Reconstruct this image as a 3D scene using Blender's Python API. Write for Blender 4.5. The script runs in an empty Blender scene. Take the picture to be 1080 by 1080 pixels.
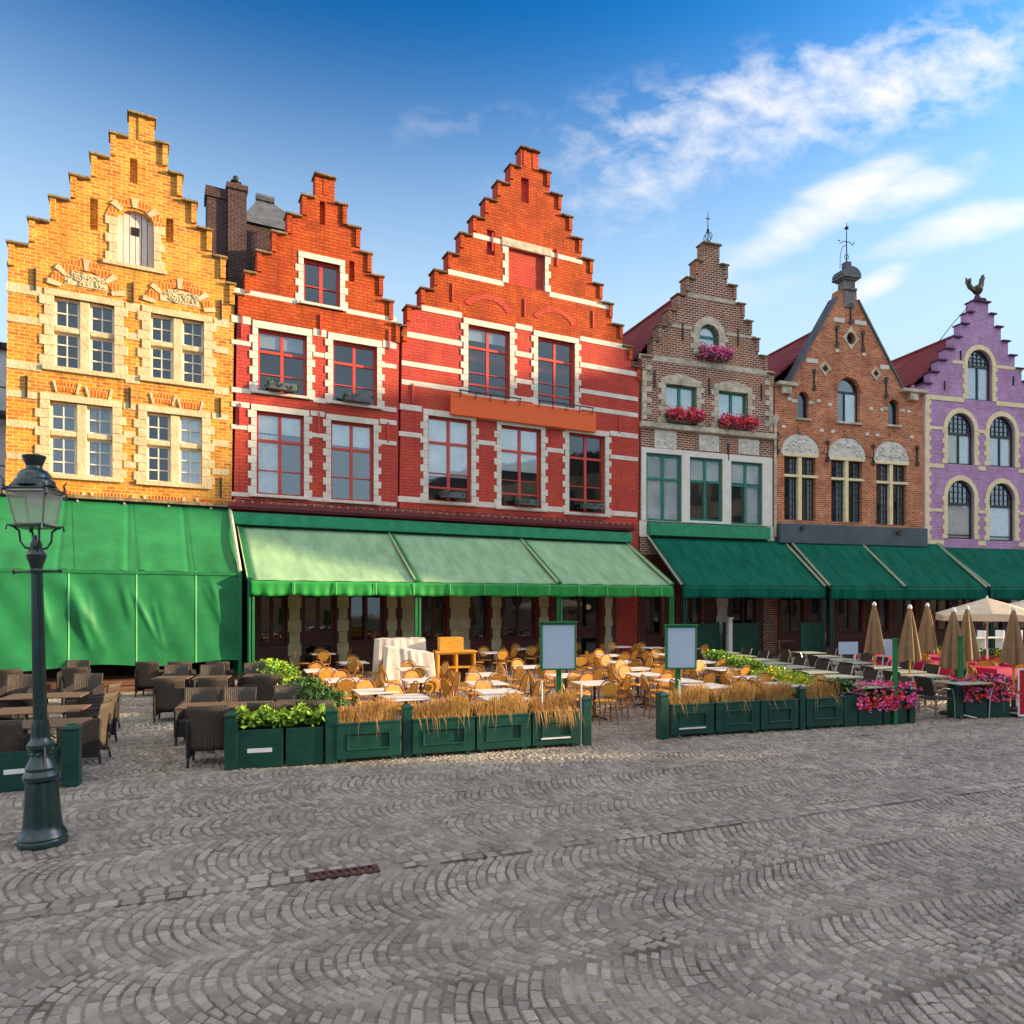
import bpy, bmesh, math, random
from mathutils import Vector, Matrix
from mathutils.geometry import tessellate_polygon
R = math.radians
rnd = random.Random(7)
S = bpy.context.scene
C = S.collection

# ------------------------------------------------------------------ camera, sky, sun, exposure
FPX, CX, HY, CH = 751.0, 540.0, 635.0, 2.4       # lens in pixels of the 1080 px photograph, horizon row, eye height
cam = bpy.data.cameras.new('camera'); camo = bpy.data.objects.new('camera', cam); C.objects.link(camo)
camo.location = (0, 0, CH); camo.rotation_euler = (R(90), 0, 0)
cam.sensor_width = 36; cam.lens = FPX/1080*36; cam.shift_y = (HY-540)/1080
cam.clip_start = .1; cam.clip_end = 3000
S.camera = camo
SUN_AZ, SUN_EL = R(5.5), R(13.5)                 # azimuth from +X towards +Y
sd = Vector((math.cos(SUN_AZ)*math.cos(SUN_EL), math.sin(SUN_AZ)*math.cos(SUN_EL), math.sin(SUN_EL)))
sl = bpy.data.lights.new('sun', 'SUN'); sl.energy = 5.0; sl.angle = R(.7); sl.color = (1, .74, .42)
so = bpy.data.objects.new('sun', sl); C.objects.link(so); so.rotation_euler = sd.to_track_quat('Z', 'Y').to_euler(); so.location = (40, 0, 40)
S.view_settings.view_transform = 'Standard'; S.view_settings.look = 'None'; S.view_settings.gamma = 1
S.view_settings.exposure = 1.22
w = bpy.data.worlds.new('World'); S.world = w; w.use_nodes = True
nt = w.node_tree; N = nt.nodes; L = nt.links; N.clear()
out = N.new('ShaderNodeOutputWorld'); bg = N.new('ShaderNodeBackground'); L.new(bg.outputs[0], out.inputs[0])
bg.inputs[1].default_value = .12
sky = N.new('ShaderNodeTexSky'); sky.sky_type = 'NISHITA'; sky.sun_disc = False
sky.sun_elevation = R(26); sky.sun_rotation = R(90)-SUN_AZ; sky.air_density = 1.0; sky.dust_density = 1.3; sky.ozone_density = 3.0
hs = N.new('ShaderNodeHueSaturation'); hs.inputs['Saturation'].default_value = 1.35; hs.inputs['Value'].default_value = .25; hs.inputs['Hue'].default_value = .474
gm = N.new('ShaderNodeGamma'); gm.inputs[1].default_value = 1.75; hv = N.new('ShaderNodeHueSaturation'); hv.inputs['Value'].default_value = 4.0
L.new(sky.outputs[0], hs.inputs['Color']); L.new(hs.outputs[0], gm.inputs[0]); L.new(gm.outputs[0], hv.inputs['Color']); hs = hv
tc = N.new('ShaderNodeTexCoord'); sx = N.new('ShaderNodeSeparateXYZ'); L.new(tc.outputs['Generated'], sx.inputs[0])
def math_(op, a, b=None, nodes=None, links=None, clamp=False):
    n = N.new('ShaderNodeMath'); n.operation = op; n.use_clamp = clamp
    for k, q in enumerate((a, b)):
        if q is None: continue
        if isinstance(q, (int, float)): n.inputs[k].default_value = q
        else: L.new(q, n.inputs[k])
    return n.outputs[0]
dy = math_('MAXIMUM', sx.outputs[1], .02)
cb = N.new('ShaderNodeCombineXYZ')
L.new(math_('DIVIDE', sx.outputs[0], dy), cb.inputs[0]); L.new(math_('DIVIDE', sx.outputs[2], dy), cb.inputs[1])
def noise(scale, detail, vec, stretch, rot, rough=.62, dist=0.):
    m = N.new('ShaderNodeMapping'); m.inputs['Scale'].default_value = stretch; m.inputs['Rotation'].default_value = (0, 0, rot); L.new(vec, m.inputs[0])
    n = N.new('ShaderNodeTexNoise'); n.inputs['Scale'].default_value = scale; n.inputs['Detail'].default_value = detail
    n.inputs['Roughness'].default_value = rough; n.inputs['Distortion'].default_value = dist; L.new(m.outputs[0], n.inputs['Vector']); return n.outputs[0]
wisp = noise(13, 10, cb.outputs[0], (1, 1.5, 1), R(-22), .62, .18)
soft = noise(5.0, 9, cb.outputs[0], (1, 2.4, 1), R(-24), .62, .2)
total = None
# cloud patches as directions (x/y, z/y), half-lengths, tilt, weight, texture
for (px, py, rx, ry, rot, wt, tex) in [
    (860, 105, 350, 78, 12, 1.15, wisp), (985, 70, 200, 80, 14, .95, wisp), (690, 175, 160, 85, 25, .62, wisp), (865, 225, 150, 34, 29, 1.75, soft),
    (1020, 238, 135, 26, 14, 1.6, soft), (950, 205, 100, 30, 20, 1.2, soft), (915, 305, 60, 18, 30, 1.5, soft), (470, 130, 120, 26, 5, .25, wisp),
    (1030, 165, 60, 25, 20, .7, soft), (560, 170, 60, 22, 25, .3, wisp), (790, 310, 170, 30, 12, .35, soft)]:
    m = N.new('ShaderNodeMapping'); m.vector_type = 'TEXTURE'
    m.inputs['Location'].default_value = ((px-CX)/FPX, (HY-py)/FPX, 0); m.inputs['Rotation'].default_value = (0, 0, R(rot)); m.inputs['Scale'].default_value = (rx/FPX, ry/FPX, 1)
    L.new(cb.outputs[0], m.inputs[0])
    ln = N.new('ShaderNodeVectorMath'); ln.operation = 'LENGTH'; L.new(m.outputs[0], ln.inputs[0])
    mr = N.new('ShaderNodeMapRange'); mr.interpolation_type = 'SMOOTHSTEP'; L.new(ln.outputs['Value'], mr.inputs[0])
    mr.inputs[1].default_value = 1.25; mr.inputs[2].default_value = .05; mr.inputs[3].default_value = 0; mr.inputs[4].default_value = .5*wt
    a = math_('ADD', mr.outputs[0], math_('MULTIPLY', math_('SUBTRACT', tex, .5), 2.2))
    b = math_('MULTIPLY', math_('SUBTRACT', a, .10), 1.15, clamp=True)
    b = math_('MULTIPLY', b, math_('MULTIPLY', mr.outputs[0], 3.0, clamp=True), clamp=True)
    total = b if total is None else math_('MAXIMUM', total, b)
hz_ = N.new('ShaderNodeMapRange'); hz_.interpolation_type = 'SMOOTHSTEP'; L.new(sx.outputs[2], hz_.inputs[0]); hz_.inputs[1].default_value = .66; hz_.inputs[2].default_value = .28; hz_.inputs[4].default_value = .97
mh = N.new('ShaderNodeMixRGB'); L.new(hz_.outputs[0], mh.inputs[0]); L.new(hs.outputs[0], mh.inputs[1]); mh.inputs[2].default_value = (2.3, 3.15, 3.85, 1)   # pale air above the roofs
mx = N.new('ShaderNodeMixRGB'); L.new(math_('MULTIPLY', total, .9), mx.inputs[0]); L.new(mh.outputs[0], mx.inputs[1]); mx.inputs[2].default_value = (4.0, 3.9, 3.9, 1)
# fill light: bright broken cloud added behind the viewer to lift the shade
bk = noise(2.2, 7, tc.outputs['Generated'], (1, 1, 2.2), 0)
bm_ = N.new('ShaderNodeMapRange'); L.new(math_('MULTIPLY', sx.outputs[1], -1.0), bm_.inputs[0]); bm_.inputs[1].default_value = -.3; bm_.inputs[2].default_value = .1
be_ = N.new('ShaderNodeMapRange'); L.new(sx.outputs[2], be_.inputs[0]); be_.inputs[1].default_value = .30; be_.inputs[2].default_value = .55
bc_ = math_('MULTIPLY', math_('MULTIPLY', bm_.outputs[0], be_.outputs[0]), math_('ADD', math_('MULTIPLY', math_('SUBTRACT', bk, .42), 4.0, clamp=True), .25, clamp=True), clamp=True)
mx2 = N.new('ShaderNodeMixRGB'); L.new(bc_, mx2.inputs[0]); L.new(mx.outputs[0], mx2.inputs[1]); mx2.inputs[2].default_value = (7.4, 6.7, 5.9, 1)
L.new(mx2.outputs[0], bg.inputs[0])

# ------------------------------------------------------------------ helpers
def tag(o, label=None, cat=None, group=None, kind=None):
    for k, q in (('label', label), ('category', cat), ('group', group), ('kind', kind)):
        if q: o[k] = q
    return o
def empty(name, loc, rz=0, label=None, cat=None, group=None):
    o = bpy.data.objects.new(name, None); C.objects.link(o); o.location = loc; o.rotation_euler = (0, 0, rz); o.empty_display_size = .2
    return tag(o, label, cat, group)
def copy_tree(o, parent=None):
    c = o.copy(); C.objects.link(c)
    if parent: c.parent = parent
    for ch in list(o.children): copy_tree(ch, c)
    return c
class MB:
    def __init__(s): s.v = []; s.f = []
    def add(s, v, f):
        n = len(s.v); s.v += [tuple(p) for p in v]; s.f += [tuple(n+i for i in q) for q in f]; return s
    def box(s, x0, x1, y0, y1, z0, z1, M=None):
        v = [Vector(p) for p in ((x0,y0,z0),(x1,y0,z0),(x1,y1,z0),(x0,y1,z0),(x0,y0,z1),(x1,y0,z1),(x1,y1,z1),(x0,y1,z1))]
        if M: v = [M @ p for p in v]
        return s.add(v, [(0,3,2,1),(4,5,6,7),(0,1,5,4),(1,2,6,5),(2,3,7,6),(3,0,4,7)])
    def tube(s, pts, r, n=6, closed=False, flat=1.0):
        pts = [Vector(p) for p in pts]; m = len(pts); rr = r if isinstance(r, (list, tuple)) else [r]*m
        base = len(s.v); V = []; prev = None
        for i, p in enumerate(pts):
            a = pts[i-1] if (i > 0 or closed) else p; b = pts[(i+1) % m] if (i < m-1 or closed) else p
            t = (b-a).normalized()
            if prev is None:
                up = Vector((0,0,1)) if abs(t.z) < .9 else Vector((0,1,0)); x = t.cross(up).normalized()
            else:
                x = (prev - t*prev.dot(t)).normalized()
            prev = x; y = t.cross(x)
            for k in range(n):
                q = 2*math.pi*k/n; V.append(p + x*math.cos(q)*rr[i] + y*math.sin(q)*rr[i]*flat)
        F = []
        for i in range(m if closed else m-1):
            j = (i+1) % m
            for k in range(n): F.append((i*n+k, i*n+(k+1)%n, j*n+(k+1)%n, j*n+k))
        if not closed: F += [tuple(range(n-1,-1,-1)), tuple((m-1)*n+k for k in range(n))]
        return s.add(V, F)
    def lathe(s, prof, n=24, c=(0,0,0), M=None, flute=0):
        V = []
        for r, z in prof:
            for k in range(n):
                q = 2*math.pi*(k+.5)/n; rr = r*(1-(flute if k % 2 else 0)); p = Vector((rr*math.cos(q)+c[0], rr*math.sin(q)+c[1], z+c[2])); V.append(M @ p if M else p)
        F = [(i*n+k, i*n+(k+1)%n, (i+1)*n+(k+1)%n, (i+1)*n+k) for i in range(len(prof)-1) for k in range(n)]
        F += [tuple(range(n-1,-1,-1)), tuple((len(prof)-1)*n+k for k in range(n))]
        return s.add(V, F)
    def ph(s, outer, holes, y0, y1):                      # slab in the xz plane with holes, from y0 (front) to y1
        loops = [outer]+list(holes); tri = tessellate_polygon([[Vector((a, b, 0)) for a, b in l] for l in loops])
        flat = [p for l in loops for p in l]; n = len(flat)
        V = [(a, y0, b) for a, b in flat] + [(a, y1, b) for a, b in flat]
        F = [tuple(t) for t in tri] + [tuple(n+i for i in reversed(t)) for t in tri]
        o = 0
        for l in loops:
            m = len(l)
            for i in range(m): j = (i+1) % m; F.append((o+i, o+j, n+o+j, n+o+i))
            o += m
        return s.add(V, F)
    def grid(s, fn, nu, nv):
        V = [fn(i/nu, j/nv) for j in range(nv+1) for i in range(nu+1)]
        return s.add(V, [(j*(nu+1)+i, j*(nu+1)+i+1, (j+1)*(nu+1)+i+1, (j+1)*(nu+1)+i) for j in range(nv) for i in range(nu)])
    def build(s, name, mat, parent=None, smooth=0, bevel=0, fix=True, seg=1):
        me = bpy.data.meshes.new(name); me.from_pydata(s.v, [], s.f)
        if fix:
            bm = bmesh.new(); bm.from_mesh(me); bmesh.ops.recalc_face_normals(bm, faces=bm.faces); bm.to_mesh(me); bm.free()
        if smooth:
            me.polygons.foreach_set('use_smooth', [True]*len(me.polygons)); me.set_sharp_from_angle(angle=R(smooth))
        me.materials.append(mat); me.update()
        o = bpy.data.objects.new(name, me); C.objects.link(o)
        if parent: o.parent = parent
        if bevel:
            b = o.modifiers.new('bevel', 'BEVEL'); b.width = bevel; b.segments = seg; b.limit_method = 'ANGLE'; b.angle_limit = R(40)
        return o

# ------------------------------------------------------------------ materials
MATS = {}
def mat(name, col, rough=.6, spec=.4, var=.12, vscale=6., bump=0., bscale=30., metal=0., island=0., coat=0., col2=None, stretch=(1,1,1), rvar=0.):
    if name in MATS: return MATS[name]
    m = bpy.data.materials.new(name); m.use_nodes = True; t = m.node_tree; b = t.nodes['Principled BSDF']; MATS[name] = m
    b.inputs['Roughness'].default_value = rough; b.inputs['Specular IOR Level'].default_value = spec; b.inputs['Metallic'].default_value = metal
    if coat: b.inputs['Coat Weight'].default_value = coat; b.inputs['Coat Roughness'].default_value = .12
    tcn = t.nodes.new('ShaderNodeTexCoord'); mp = t.nodes.new('ShaderNodeMapping'); mp.inputs['Scale'].default_value = stretch; t.links.new(tcn.outputs['Object'], mp.inputs[0])
    nz = t.nodes.new('ShaderNodeTexNoise'); nz.inputs['Scale'].default_value = vscale; nz.inputs['Detail'].default_value = 6; nz.inputs['Roughness'].default_value = .65; t.links.new(mp.outputs[0], nz.inputs['Vector'])
    rp = t.nodes.new('ShaderNodeMapRange'); t.links.new(nz.outputs[0], rp.inputs[0]); rp.inputs[1].default_value = .3; rp.inputs[2].default_value = .7
    c2 = col2 or tuple(min(1, c*(1+var*1.2)+.004) for c in col); c1 = tuple(c*(1-var*1.6) for c in col) if not col2 else col
    mixn = t.nodes.new('ShaderNodeMixRGB'); mixn.inputs[1].default_value = (*[max(0,c) for c in c1], 1); mixn.inputs[2].default_value = (*c2, 1); t.links.new(rp.outputs[0], mixn.inputs[0])
    last = mixn.outputs[0]
    if island:
        g = t.nodes.new('ShaderNodeNewGeometry'); h = t.nodes.new('ShaderNodeHueSaturation'); r1 = t.nodes.new('ShaderNodeMapRange')
        t.links.new(g.outputs['Random Per Island'], r1.inputs[0]); r1.inputs[3].default_value = 1-island; r1.inputs[4].default_value = 1+island
        t.links.new(r1.outputs[0], h.inputs['Value']); t.links.new(last, h.inputs['Color'])
        r2 = t.nodes.new('ShaderNodeMath'); r2.operation = 'MULTIPLY_ADD'; mm = t.nodes.new('ShaderNodeMath'); mm.operation = 'FRACT'; m3 = t.nodes.new('ShaderNodeMath'); m3.operation = 'MULTIPLY'; m3.inputs[1].default_value = 37.7
        t.links.new(g.outputs['Random Per Island'], m3.inputs[0]); t.links.new(m3.outputs[0], mm.inputs[0]); t.links.new(mm.outputs[0], r2.inputs[0]); r2.inputs[1].default_value = .045*island*2; r2.inputs[2].default_value = .5-.0225*island*2
        t.links.new(r2.outputs[0], h.inputs['Hue']); last = h.outputs[0]
    t.links.new(last, b.inputs['Base Color'])
    if rvar:
        rr = t.nodes.new('ShaderNodeMapRange'); t.links.new(nz.outputs[0], rr.inputs[0]); rr.inputs[3].default_value = rough-rvar; rr.inputs[4].default_value = rough+rvar; t.links.new(rr.outputs[0], b.inputs['Roughness'])
    if bump:
        n2 = t.nodes.new('ShaderNodeTexNoise'); n2.inputs['Scale'].default_value = bscale; n2.inputs['Detail'].default_value = 5; t.links.new(mp.outputs[0], n2.inputs['Vector'])
        bp = t.nodes.new('ShaderNodeBump'); bp.inputs['Strength'].default_value = bump; bp.inputs['Distance'].default_value = .03; t.links.new(n2.outputs[0], bp.inputs['Height']); t.links.new(bp.outputs[0], b.inputs['Normal'])
    return m
def brick(name, c1, c2, mortar, bw=.24, bh=.085, ms=.018, var=.35, bump=.6, spec=.25, streak=.0, blot=None, contrast=1.):
    m = bpy.data.materials.new(name); m.use_nodes = True; t = m.node_tree; b = t.nodes['Principled BSDF']; MATS[name] = m
    b.inputs['Roughness'].default_value = .85; b.inputs['Specular IOR Level'].default_value = spec
    tcn = t.nodes.new('ShaderNodeTexCoord'); sp = t.nodes.new('ShaderNodeSeparateXYZ'); cbn = t.nodes.new('ShaderNodeCombineXYZ')
    t.links.new(tcn.outputs['Object'], sp.inputs[0]); ad = t.nodes.new('ShaderNodeMath'); ad.operation = 'ADD'; t.links.new(sp.outputs[0], ad.inputs[0]); t.links.new(sp.outputs[1], ad.inputs[1])
    t.links.new(ad.outputs[0], cbn.inputs[0]); t.links.new(sp.outputs[2], cbn.inputs[1])
    # wobble so that courses are not ruler-straight
    nw = t.nodes.new('ShaderNodeTexNoise'); nw.inputs['Scale'].default_value = 1.3; nw.inputs['Detail'].default_value = 3; t.links.new(cbn.outputs[0], nw.inputs['Vector'])
    vm = t.nodes.new('ShaderNodeVectorMath'); vm.operation = 'MULTIPLY_ADD'; t.links.new(nw.outputs['Color'], vm.inputs[0]); vm.inputs[1].default_value = (.05, .05, 0); t.links.new(cbn.outputs[0], vm.inputs[2])
    br = t.nodes.new('ShaderNodeTexBrick'); t.links.new(vm.outputs[0], br.inputs['Vector']); br.inputs['Scale'].default_value = 1
    br.inputs['Brick Width'].default_value = bw; br.inputs['Row Height'].default_value = bh; br.inputs['Mortar Size'].default_value = ms; br.inputs['Mortar Smooth'].default_value = .3
    br.inputs['Color1'].default_value = (*c1, 1); br.inputs['Color2'].default_value = (*c2, 1); br.inputs['Mortar'].default_value = (*mortar, 1); br.inputs['Bias'].default_value = -.1
    nz = t.nodes.new('ShaderNodeTexNoise'); nz.inputs['Scale'].default_value = 1.1; nz.inputs['Detail'].default_value = 9; nz.inputs['Roughness'].default_value = .72; t.links.new(cbn.outputs[0], nz.inputs['Vector'])
    rp = t.nodes.new('ShaderNodeMapRange'); rp.inputs[1].default_value = .3; rp.inputs[2].default_value = .7; rp.inputs[3].default_value = 1-var; rp.inputs[4].default_value = 1+var*.7; t.links.new(nz.outputs[0], rp.inputs[0])
    # vertical run-down stains
    ns = t.nodes.new('ShaderNodeTexNoise'); mp = t.nodes.new('ShaderNodeMapping'); mp.inputs['Scale'].default_value = (5, .5, 1); t.links.new(cbn.outputs[0], mp.inputs[0]); t.links.new(mp.outputs[0], ns.inputs['Vector']); ns.inputs['Scale'].default_value = 1; ns.inputs['Detail'].default_value = 5
    rs = t.nodes.new('ShaderNodeMapRange'); rs.inputs[1].default_value = .55; rs.inputs[2].default_value = .75; rs.inputs[3].default_value = 1; rs.inputs[4].default_value = 1-streak; t.links.new(ns.outputs[0], rs.inputs[0])
    ml = t.nodes.new('ShaderNodeMath'); ml.operation = 'MULTIPLY'; t.links.new(rp.outputs[0], ml.inputs[0]); t.links.new(rs.outputs[0], ml.inputs[1])
    h = t.nodes.new('ShaderNodeHueSaturation'); t.links.new(br.outputs[0], h.inputs['Color']); t.links.new(ml.outputs[0], h.inputs['Value'])
    last = h.outputs[0]
    if blot:
        nb = t.nodes.new('ShaderNodeTexNoise'); nb.inputs['Scale'].default_value = .8; nb.inputs['Detail'].default_value = 8; nb.inputs['Roughness'].default_value = .75; mpb = t.nodes.new('ShaderNodeMapping'); mpb.inputs['Location'].default_value = (13, 7, 0); t.links.new(cbn.outputs[0], mpb.inputs[0]); t.links.new(mpb.outputs[0], nb.inputs['Vector'])
        rb = t.nodes.new('ShaderNodeMapRange'); rb.inputs[1].default_value = .5; rb.inputs[2].default_value = .68; rb.inputs[4].default_value = .7; t.links.new(nb.outputs[0], rb.inputs[0])
        mb_ = t.nodes.new('ShaderNodeMixRGB'); t.links.new(rb.outputs[0], mb_.inputs[0]); t.links.new(last, mb_.inputs[1]); mb_.inputs[2].default_value = (*blot, 1); last = mb_.outputs[0]
    t.links.new(last, b.inputs['Base Color'])
    bp = t.nodes.new('ShaderNodeBump'); bp.inputs['Strength'].default_value = bump; bp.inputs['Distance'].default_value = .02; bp.invert = True; t.links.new(br.outputs['Fac'], bp.inputs['Height'])
    b2 = t.nodes.new('ShaderNodeBump'); b2.inputs['Strength'].default_value = .5; b2.inputs['Distance'].default_value = .03; n3 = t.nodes.new('ShaderNodeTexNoise'); n3.inputs['Scale'].default_value = 9; n3.inputs['Detail'].default_value = 5
    t.links.new(tcn.outputs['Object'], n3.inputs['Vector']); t.links.new(n3.outputs[0], b2.inputs['Height']); t.links.new(bp.outputs[0], b2.inputs['Normal']); t.links.new(b2.outputs[0], b.inputs['Normal'])
    return m
def glass(name, tint=(.85, .9, .95), refl=.3, wav=.25):
    m = bpy.data.materials.new(name); m.use_nodes = True; t = m.node_tree; t.nodes.clear()
    o = t.nodes.new('ShaderNodeOutputMaterial'); mxs = t.nodes.new('ShaderNodeMixShader'); tr = t.nodes.new('ShaderNodeBsdfTransparent'); gl = t.nodes.new('ShaderNodeBsdfGlossy')
    tr.inputs[0].default_value = (*tint, 1); gl.inputs[0].default_value = (1, 1, 1, 1); gl.inputs['Roughness'].default_value = .03
    fr = t.nodes.new('ShaderNodeLayerWeight'); fr.inputs[0].default_value = .35; ma = t.nodes.new('ShaderNodeMath'); ma.operation = 'MULTIPLY_ADD'; ma.inputs[1].default_value = .6; ma.inputs[2].default_value = refl; ma.use_clamp = True
    tcn = t.nodes.new('ShaderNodeTexCoord'); nz = t.nodes.new('ShaderNodeTexNoise'); nz.inputs['Scale'].default_value = 2.2; t.links.new(tcn.outputs['Object'], nz.inputs['Vector'])
    bp = t.nodes.new('ShaderNodeBump'); bp.inputs['Strength'].default_value = wav; bp.inputs['Distance'].default_value = .05; t.links.new(nz.outputs[0], bp.inputs['Height']); t.links.new(bp.outputs[0], gl.inputs['Normal'])
    t.links.new(fr.outputs['Fresnel'], ma.inputs[0]); t.links.new(ma.outputs[0], mxs.inputs[0]); t.links.new(tr.outputs[0], mxs.inputs[1]); t.links.new(gl.outputs[0], mxs.inputs[2]); t.links.new(mxs.outputs[0], o.inputs[0])
    MATS[name] = m; return m
def tiles(name, c1, c2):
    m = brick(name, c1, c2, tuple(c*.35 for c in c1), bw=.22, bh=.3, ms=.03, var=.35, bump=1.)
    return m
M_Y = brick('yellow brick', (.70, .31, .028), (.48, .12, .013), (.74, .46, .17), bw=.27, bh=.10, ms=.016, var=.42, streak=.3, blot=(.66, .27, .02))
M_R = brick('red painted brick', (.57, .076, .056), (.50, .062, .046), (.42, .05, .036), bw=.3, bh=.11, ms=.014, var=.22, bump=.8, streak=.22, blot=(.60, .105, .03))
M_RLIT = brick('sunlit red painted brick', (.54, .098, .018), (.43, .064, .013), (.36, .05, .011), bw=.3, bh=.11, ms=.014, var=.42, bump=1., streak=.4, blot=(.36, .035, .016))  # copy of the red wall with warm sunlight put into its colour
M_BR = brick('dark brown brick', (.29, .066, .034), (.095, .03, .022), (.56, .46, .35), bw=.28, bh=.10, ms=.021, var=.35, streak=.2, blot=(.46, .19, .07))
M_B5 = brick('orange brown brick', (.66, .20, .07), (.34, .075, .035), (.60, .42, .28), bw=.27, bh=.095, ms=.014, var=.4, streak=.25, blot=(.28, .08, .045))
M_P = brick('violet painted brick', (.60, .38, .58), (.50, .29, .51), (.36, .2, .38), bw=.28, bh=.10, ms=.014, var=.22, streak=.2, blot=(.42, .16, .30))
M_CH = brick('sooty chimney brick', (.075, .04, .04), (.045, .026, .03), (.13, .09, .08), bw=.24, bh=.09, ms=.015, var=.4)
M_HALL = brick('buff hall brick', (.40, .30, .2), (.33, .24, .15), (.45, .38, .3), bw=.4, bh=.15)
M_ARCH = brick('arch brick', (.62, .15, .02), (.50, .09, .02), (.75, .42, .12), bw=.09, bh=.3, ms=.016, var=.3)
M_STY = mat('sunny cream stone', (.50, .38, .21), .85, .15, .16, 2.2, .7, 18, col2=(.74, .60, .38))
M_STW = mat('off white painted stone', (.60, .53, .43), .8, .2, .12, 2.0, .5, 20, col2=(.80, .75, .66))
M_STB = mat('white painted bay stone', (.68, .63, .55), .75, .2, .10, 2., .4, 20, col2=(.84, .80, .74))
M_STL = mat('pale carved limestone', (.60, .54, .46), .85, .15, .15, 4., .4, 20, col2=(.80, .76, .68))
M_STG = mat('grey weathered stone', (.56, .49, .37), .85, .2, .3, 3., .6, 18)
M_STC = mat('cream yellow painted stone', (.84, .70, .42), .75, .25, .1, 3., .2, 20)
M_CAP = mat('lichened coping', (.26, .19, .10), .9, .15, .4, 4., .8, 14)
M_CAPR = mat('dark coping', (.17, .10, .055), .9, .15, .45, 4., .8, 14)
M_CAPW = mat('violet coping', (.13, .05, .12), .8, .2, .3)
M_TILE = tiles('red pantiles', (.34, .06, .055), (.22, .036, .04))
M_TILD = tiles('dark roof tiles', (.05, .035, .035), (.035, .03, .03))
M_FRR = mat('red window paint', (.56, .055, .035), .4, .5, .1)
M_FRW = mat('white window paint', (.80, .74, .62), .45, .4, .06)
M_FRG = mat('green window paint', (.012, .19, .14), .35, .5, .12)
M_FRD = mat('dark window paint', (.015, .03, .035), .4, .5, .2)
M_LEAD = mat('lead lattice', (.03, .035, .04), .5, .5, .2)
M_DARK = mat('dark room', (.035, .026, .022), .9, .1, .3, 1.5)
M_BLIND = mat('pale blind', (.86, .90, .89), .8, .2, .1, 2.)
M_CURT = mat('white curtain', (.84, .86, .90), .9, .1, .12, 5.)
M_CURD = mat('brown curtain', (.12, .07, .05), .9, .1, .3, 5.)
M_WOODD = mat('dark shop timber', (.10, .022, .016), .45, .4, .3, 4.)
M_DOOR = mat('pale loft boards', (.72, .60, .52), .7, .2, .18, 5., .2, 30, stretch=(6, 1, .4))
M_IRON = mat('black iron', (.015, .014, .014), .5, .5, .3)
M_GUT = mat('maroon gutter paint', (.14, .010, .014), .4, .5, .2)
M_SLATE = mat('lead grey cap', (.09, .10, .115), .6, .4, .3, 3., .3)
M_PIN = mat('grey carved pinnacle stone', (.20, .19, .18), .8, .2, .35, 4., .6, 18)
M_COP = mat('weathered bronze', (.10, .075, .045), .5, .5, .4, 8., metal=.4)
M_TARP = mat('green tarpaulin', (.016, .185, .060), .5, .25, .2, .8, .25, 3.)
M_SEAM = mat('tarpaulin seam', (.16, .55, .20), .5, .4, .05)
M_CLP = mat('pale green awning cloth', (.26, .43, .25), .8, .15, .16, 1.0, .1, 8., stretch=(3, 1, .6))
M_CLG = mat('bottle green awning cloth', (.002, .105, .066), .8, .08, .22, 1.0, .15, 6., stretch=(3, 1, .6))
M_VALG = mat('bright green valance', (.015, .27, .045), .6, .3, .12, 3., .2, 8.)
M_GRN = mat('green awning metal', (.012, .17, .05), .4, .5, .15, 4.)
M_GRD = mat('dark green gloss paint', (.002, .052, .036), .35, .5, .2, 5., .05, 20, rvar=.08)
M_GROOVE = mat('dirt filled groove', (.035, .03, .026), .95, .1, .6, 6.)
M_RAIL = mat('pale awning rail', (.55, .58, .38), .5, .4, .1)
M_FAS = mat('green painted fascia', (.015, .26, .12), .5, .4, .2, 3.)
M_FASB = mat('blue grey fascia', (.07, .095, .11), .5, .4, .15, 1.)
M_SIGNO = mat('orange board', (.82, .13, .025), .5, .3, .03)
M_BOARD = mat('pale blue blank board', (.46, .56, .70), .5, .3, .02)
M_WH = mat('white metal', (.75, .75, .74), .4, .5, .05)
M_TTOP = mat('white table top', (.74, .67, .60), .45, .4, .1, 5.)
M_TTG = mat('grey green table top', (.36, .38, .28), .5, .4, .15, 5.)
M_TTB = mat('brown slatted table top', (.15, .085, .06), .5, .4, .25, 8., stretch=(1, 8, 1))
M_WICK_SHADE = mat('grey brown wicker', (.020, .017, .018), .5, .35, .15, 30., .5, 90., stretch=(1, 1, .6))  # same wicker as the backrests, darkened to its tone in shade
M_WICK_LIT = mat('sunlit ribbed wicker', (.075, .056, .040), .5, .35, .15, 30., .5, 90., stretch=(1, 1, .6))  # backrest copy of the wicker, lightened as if the sun struck it
M_RAT = mat('honey rattan weave', (.62, .28, .03), .5, .4, .25, 25., .6, 90.)
M_RATF = mat('rattan cane', (.30, .11, .025), .45, .4, .3, 15.)
M_DKCH = mat('dark terrace chair', (.035, .028, .025), .5, .4, .3, 9.)
M_STEEL = mat('chair steel', (.35, .34, .32), .3, .5, .1, metal=.8)
M_LEAF = mat('lime shrub leaf', (.28, .46, .03), .5, .4, .2, island=.45)
M_LEAFD = mat('dark green leaf', (.045, .13, .015), .5, .4, .2, island=.45)
M_FLY = mat('yellow blossom', (.80, .55, .015), .6, .3, .1, island=.3)
M_FLP = mat('pink blossom', (.90, .17, .42), .6, .3, .1, island=.35)
M_FLR = mat('red blossom', (.85, .07, .05), .6, .3, .1, island=.3)
M_FLM = mat('magenta blossom', (.86, .09, .36), .6, .3, .1, island=.3)
M_STRAW = mat('dry straw grass', (.52, .28, .085), .7, .2, .2, island=.35)
M_SHEET = mat('crumpled dust sheet', (.68, .60, .52), .8, .2, .1, 3., .3, 6.)
M_OAK = mat('varnished pine', (.72, .36, .04), .4, .5, .15, 4., stretch=(1, 1, 6))
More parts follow.
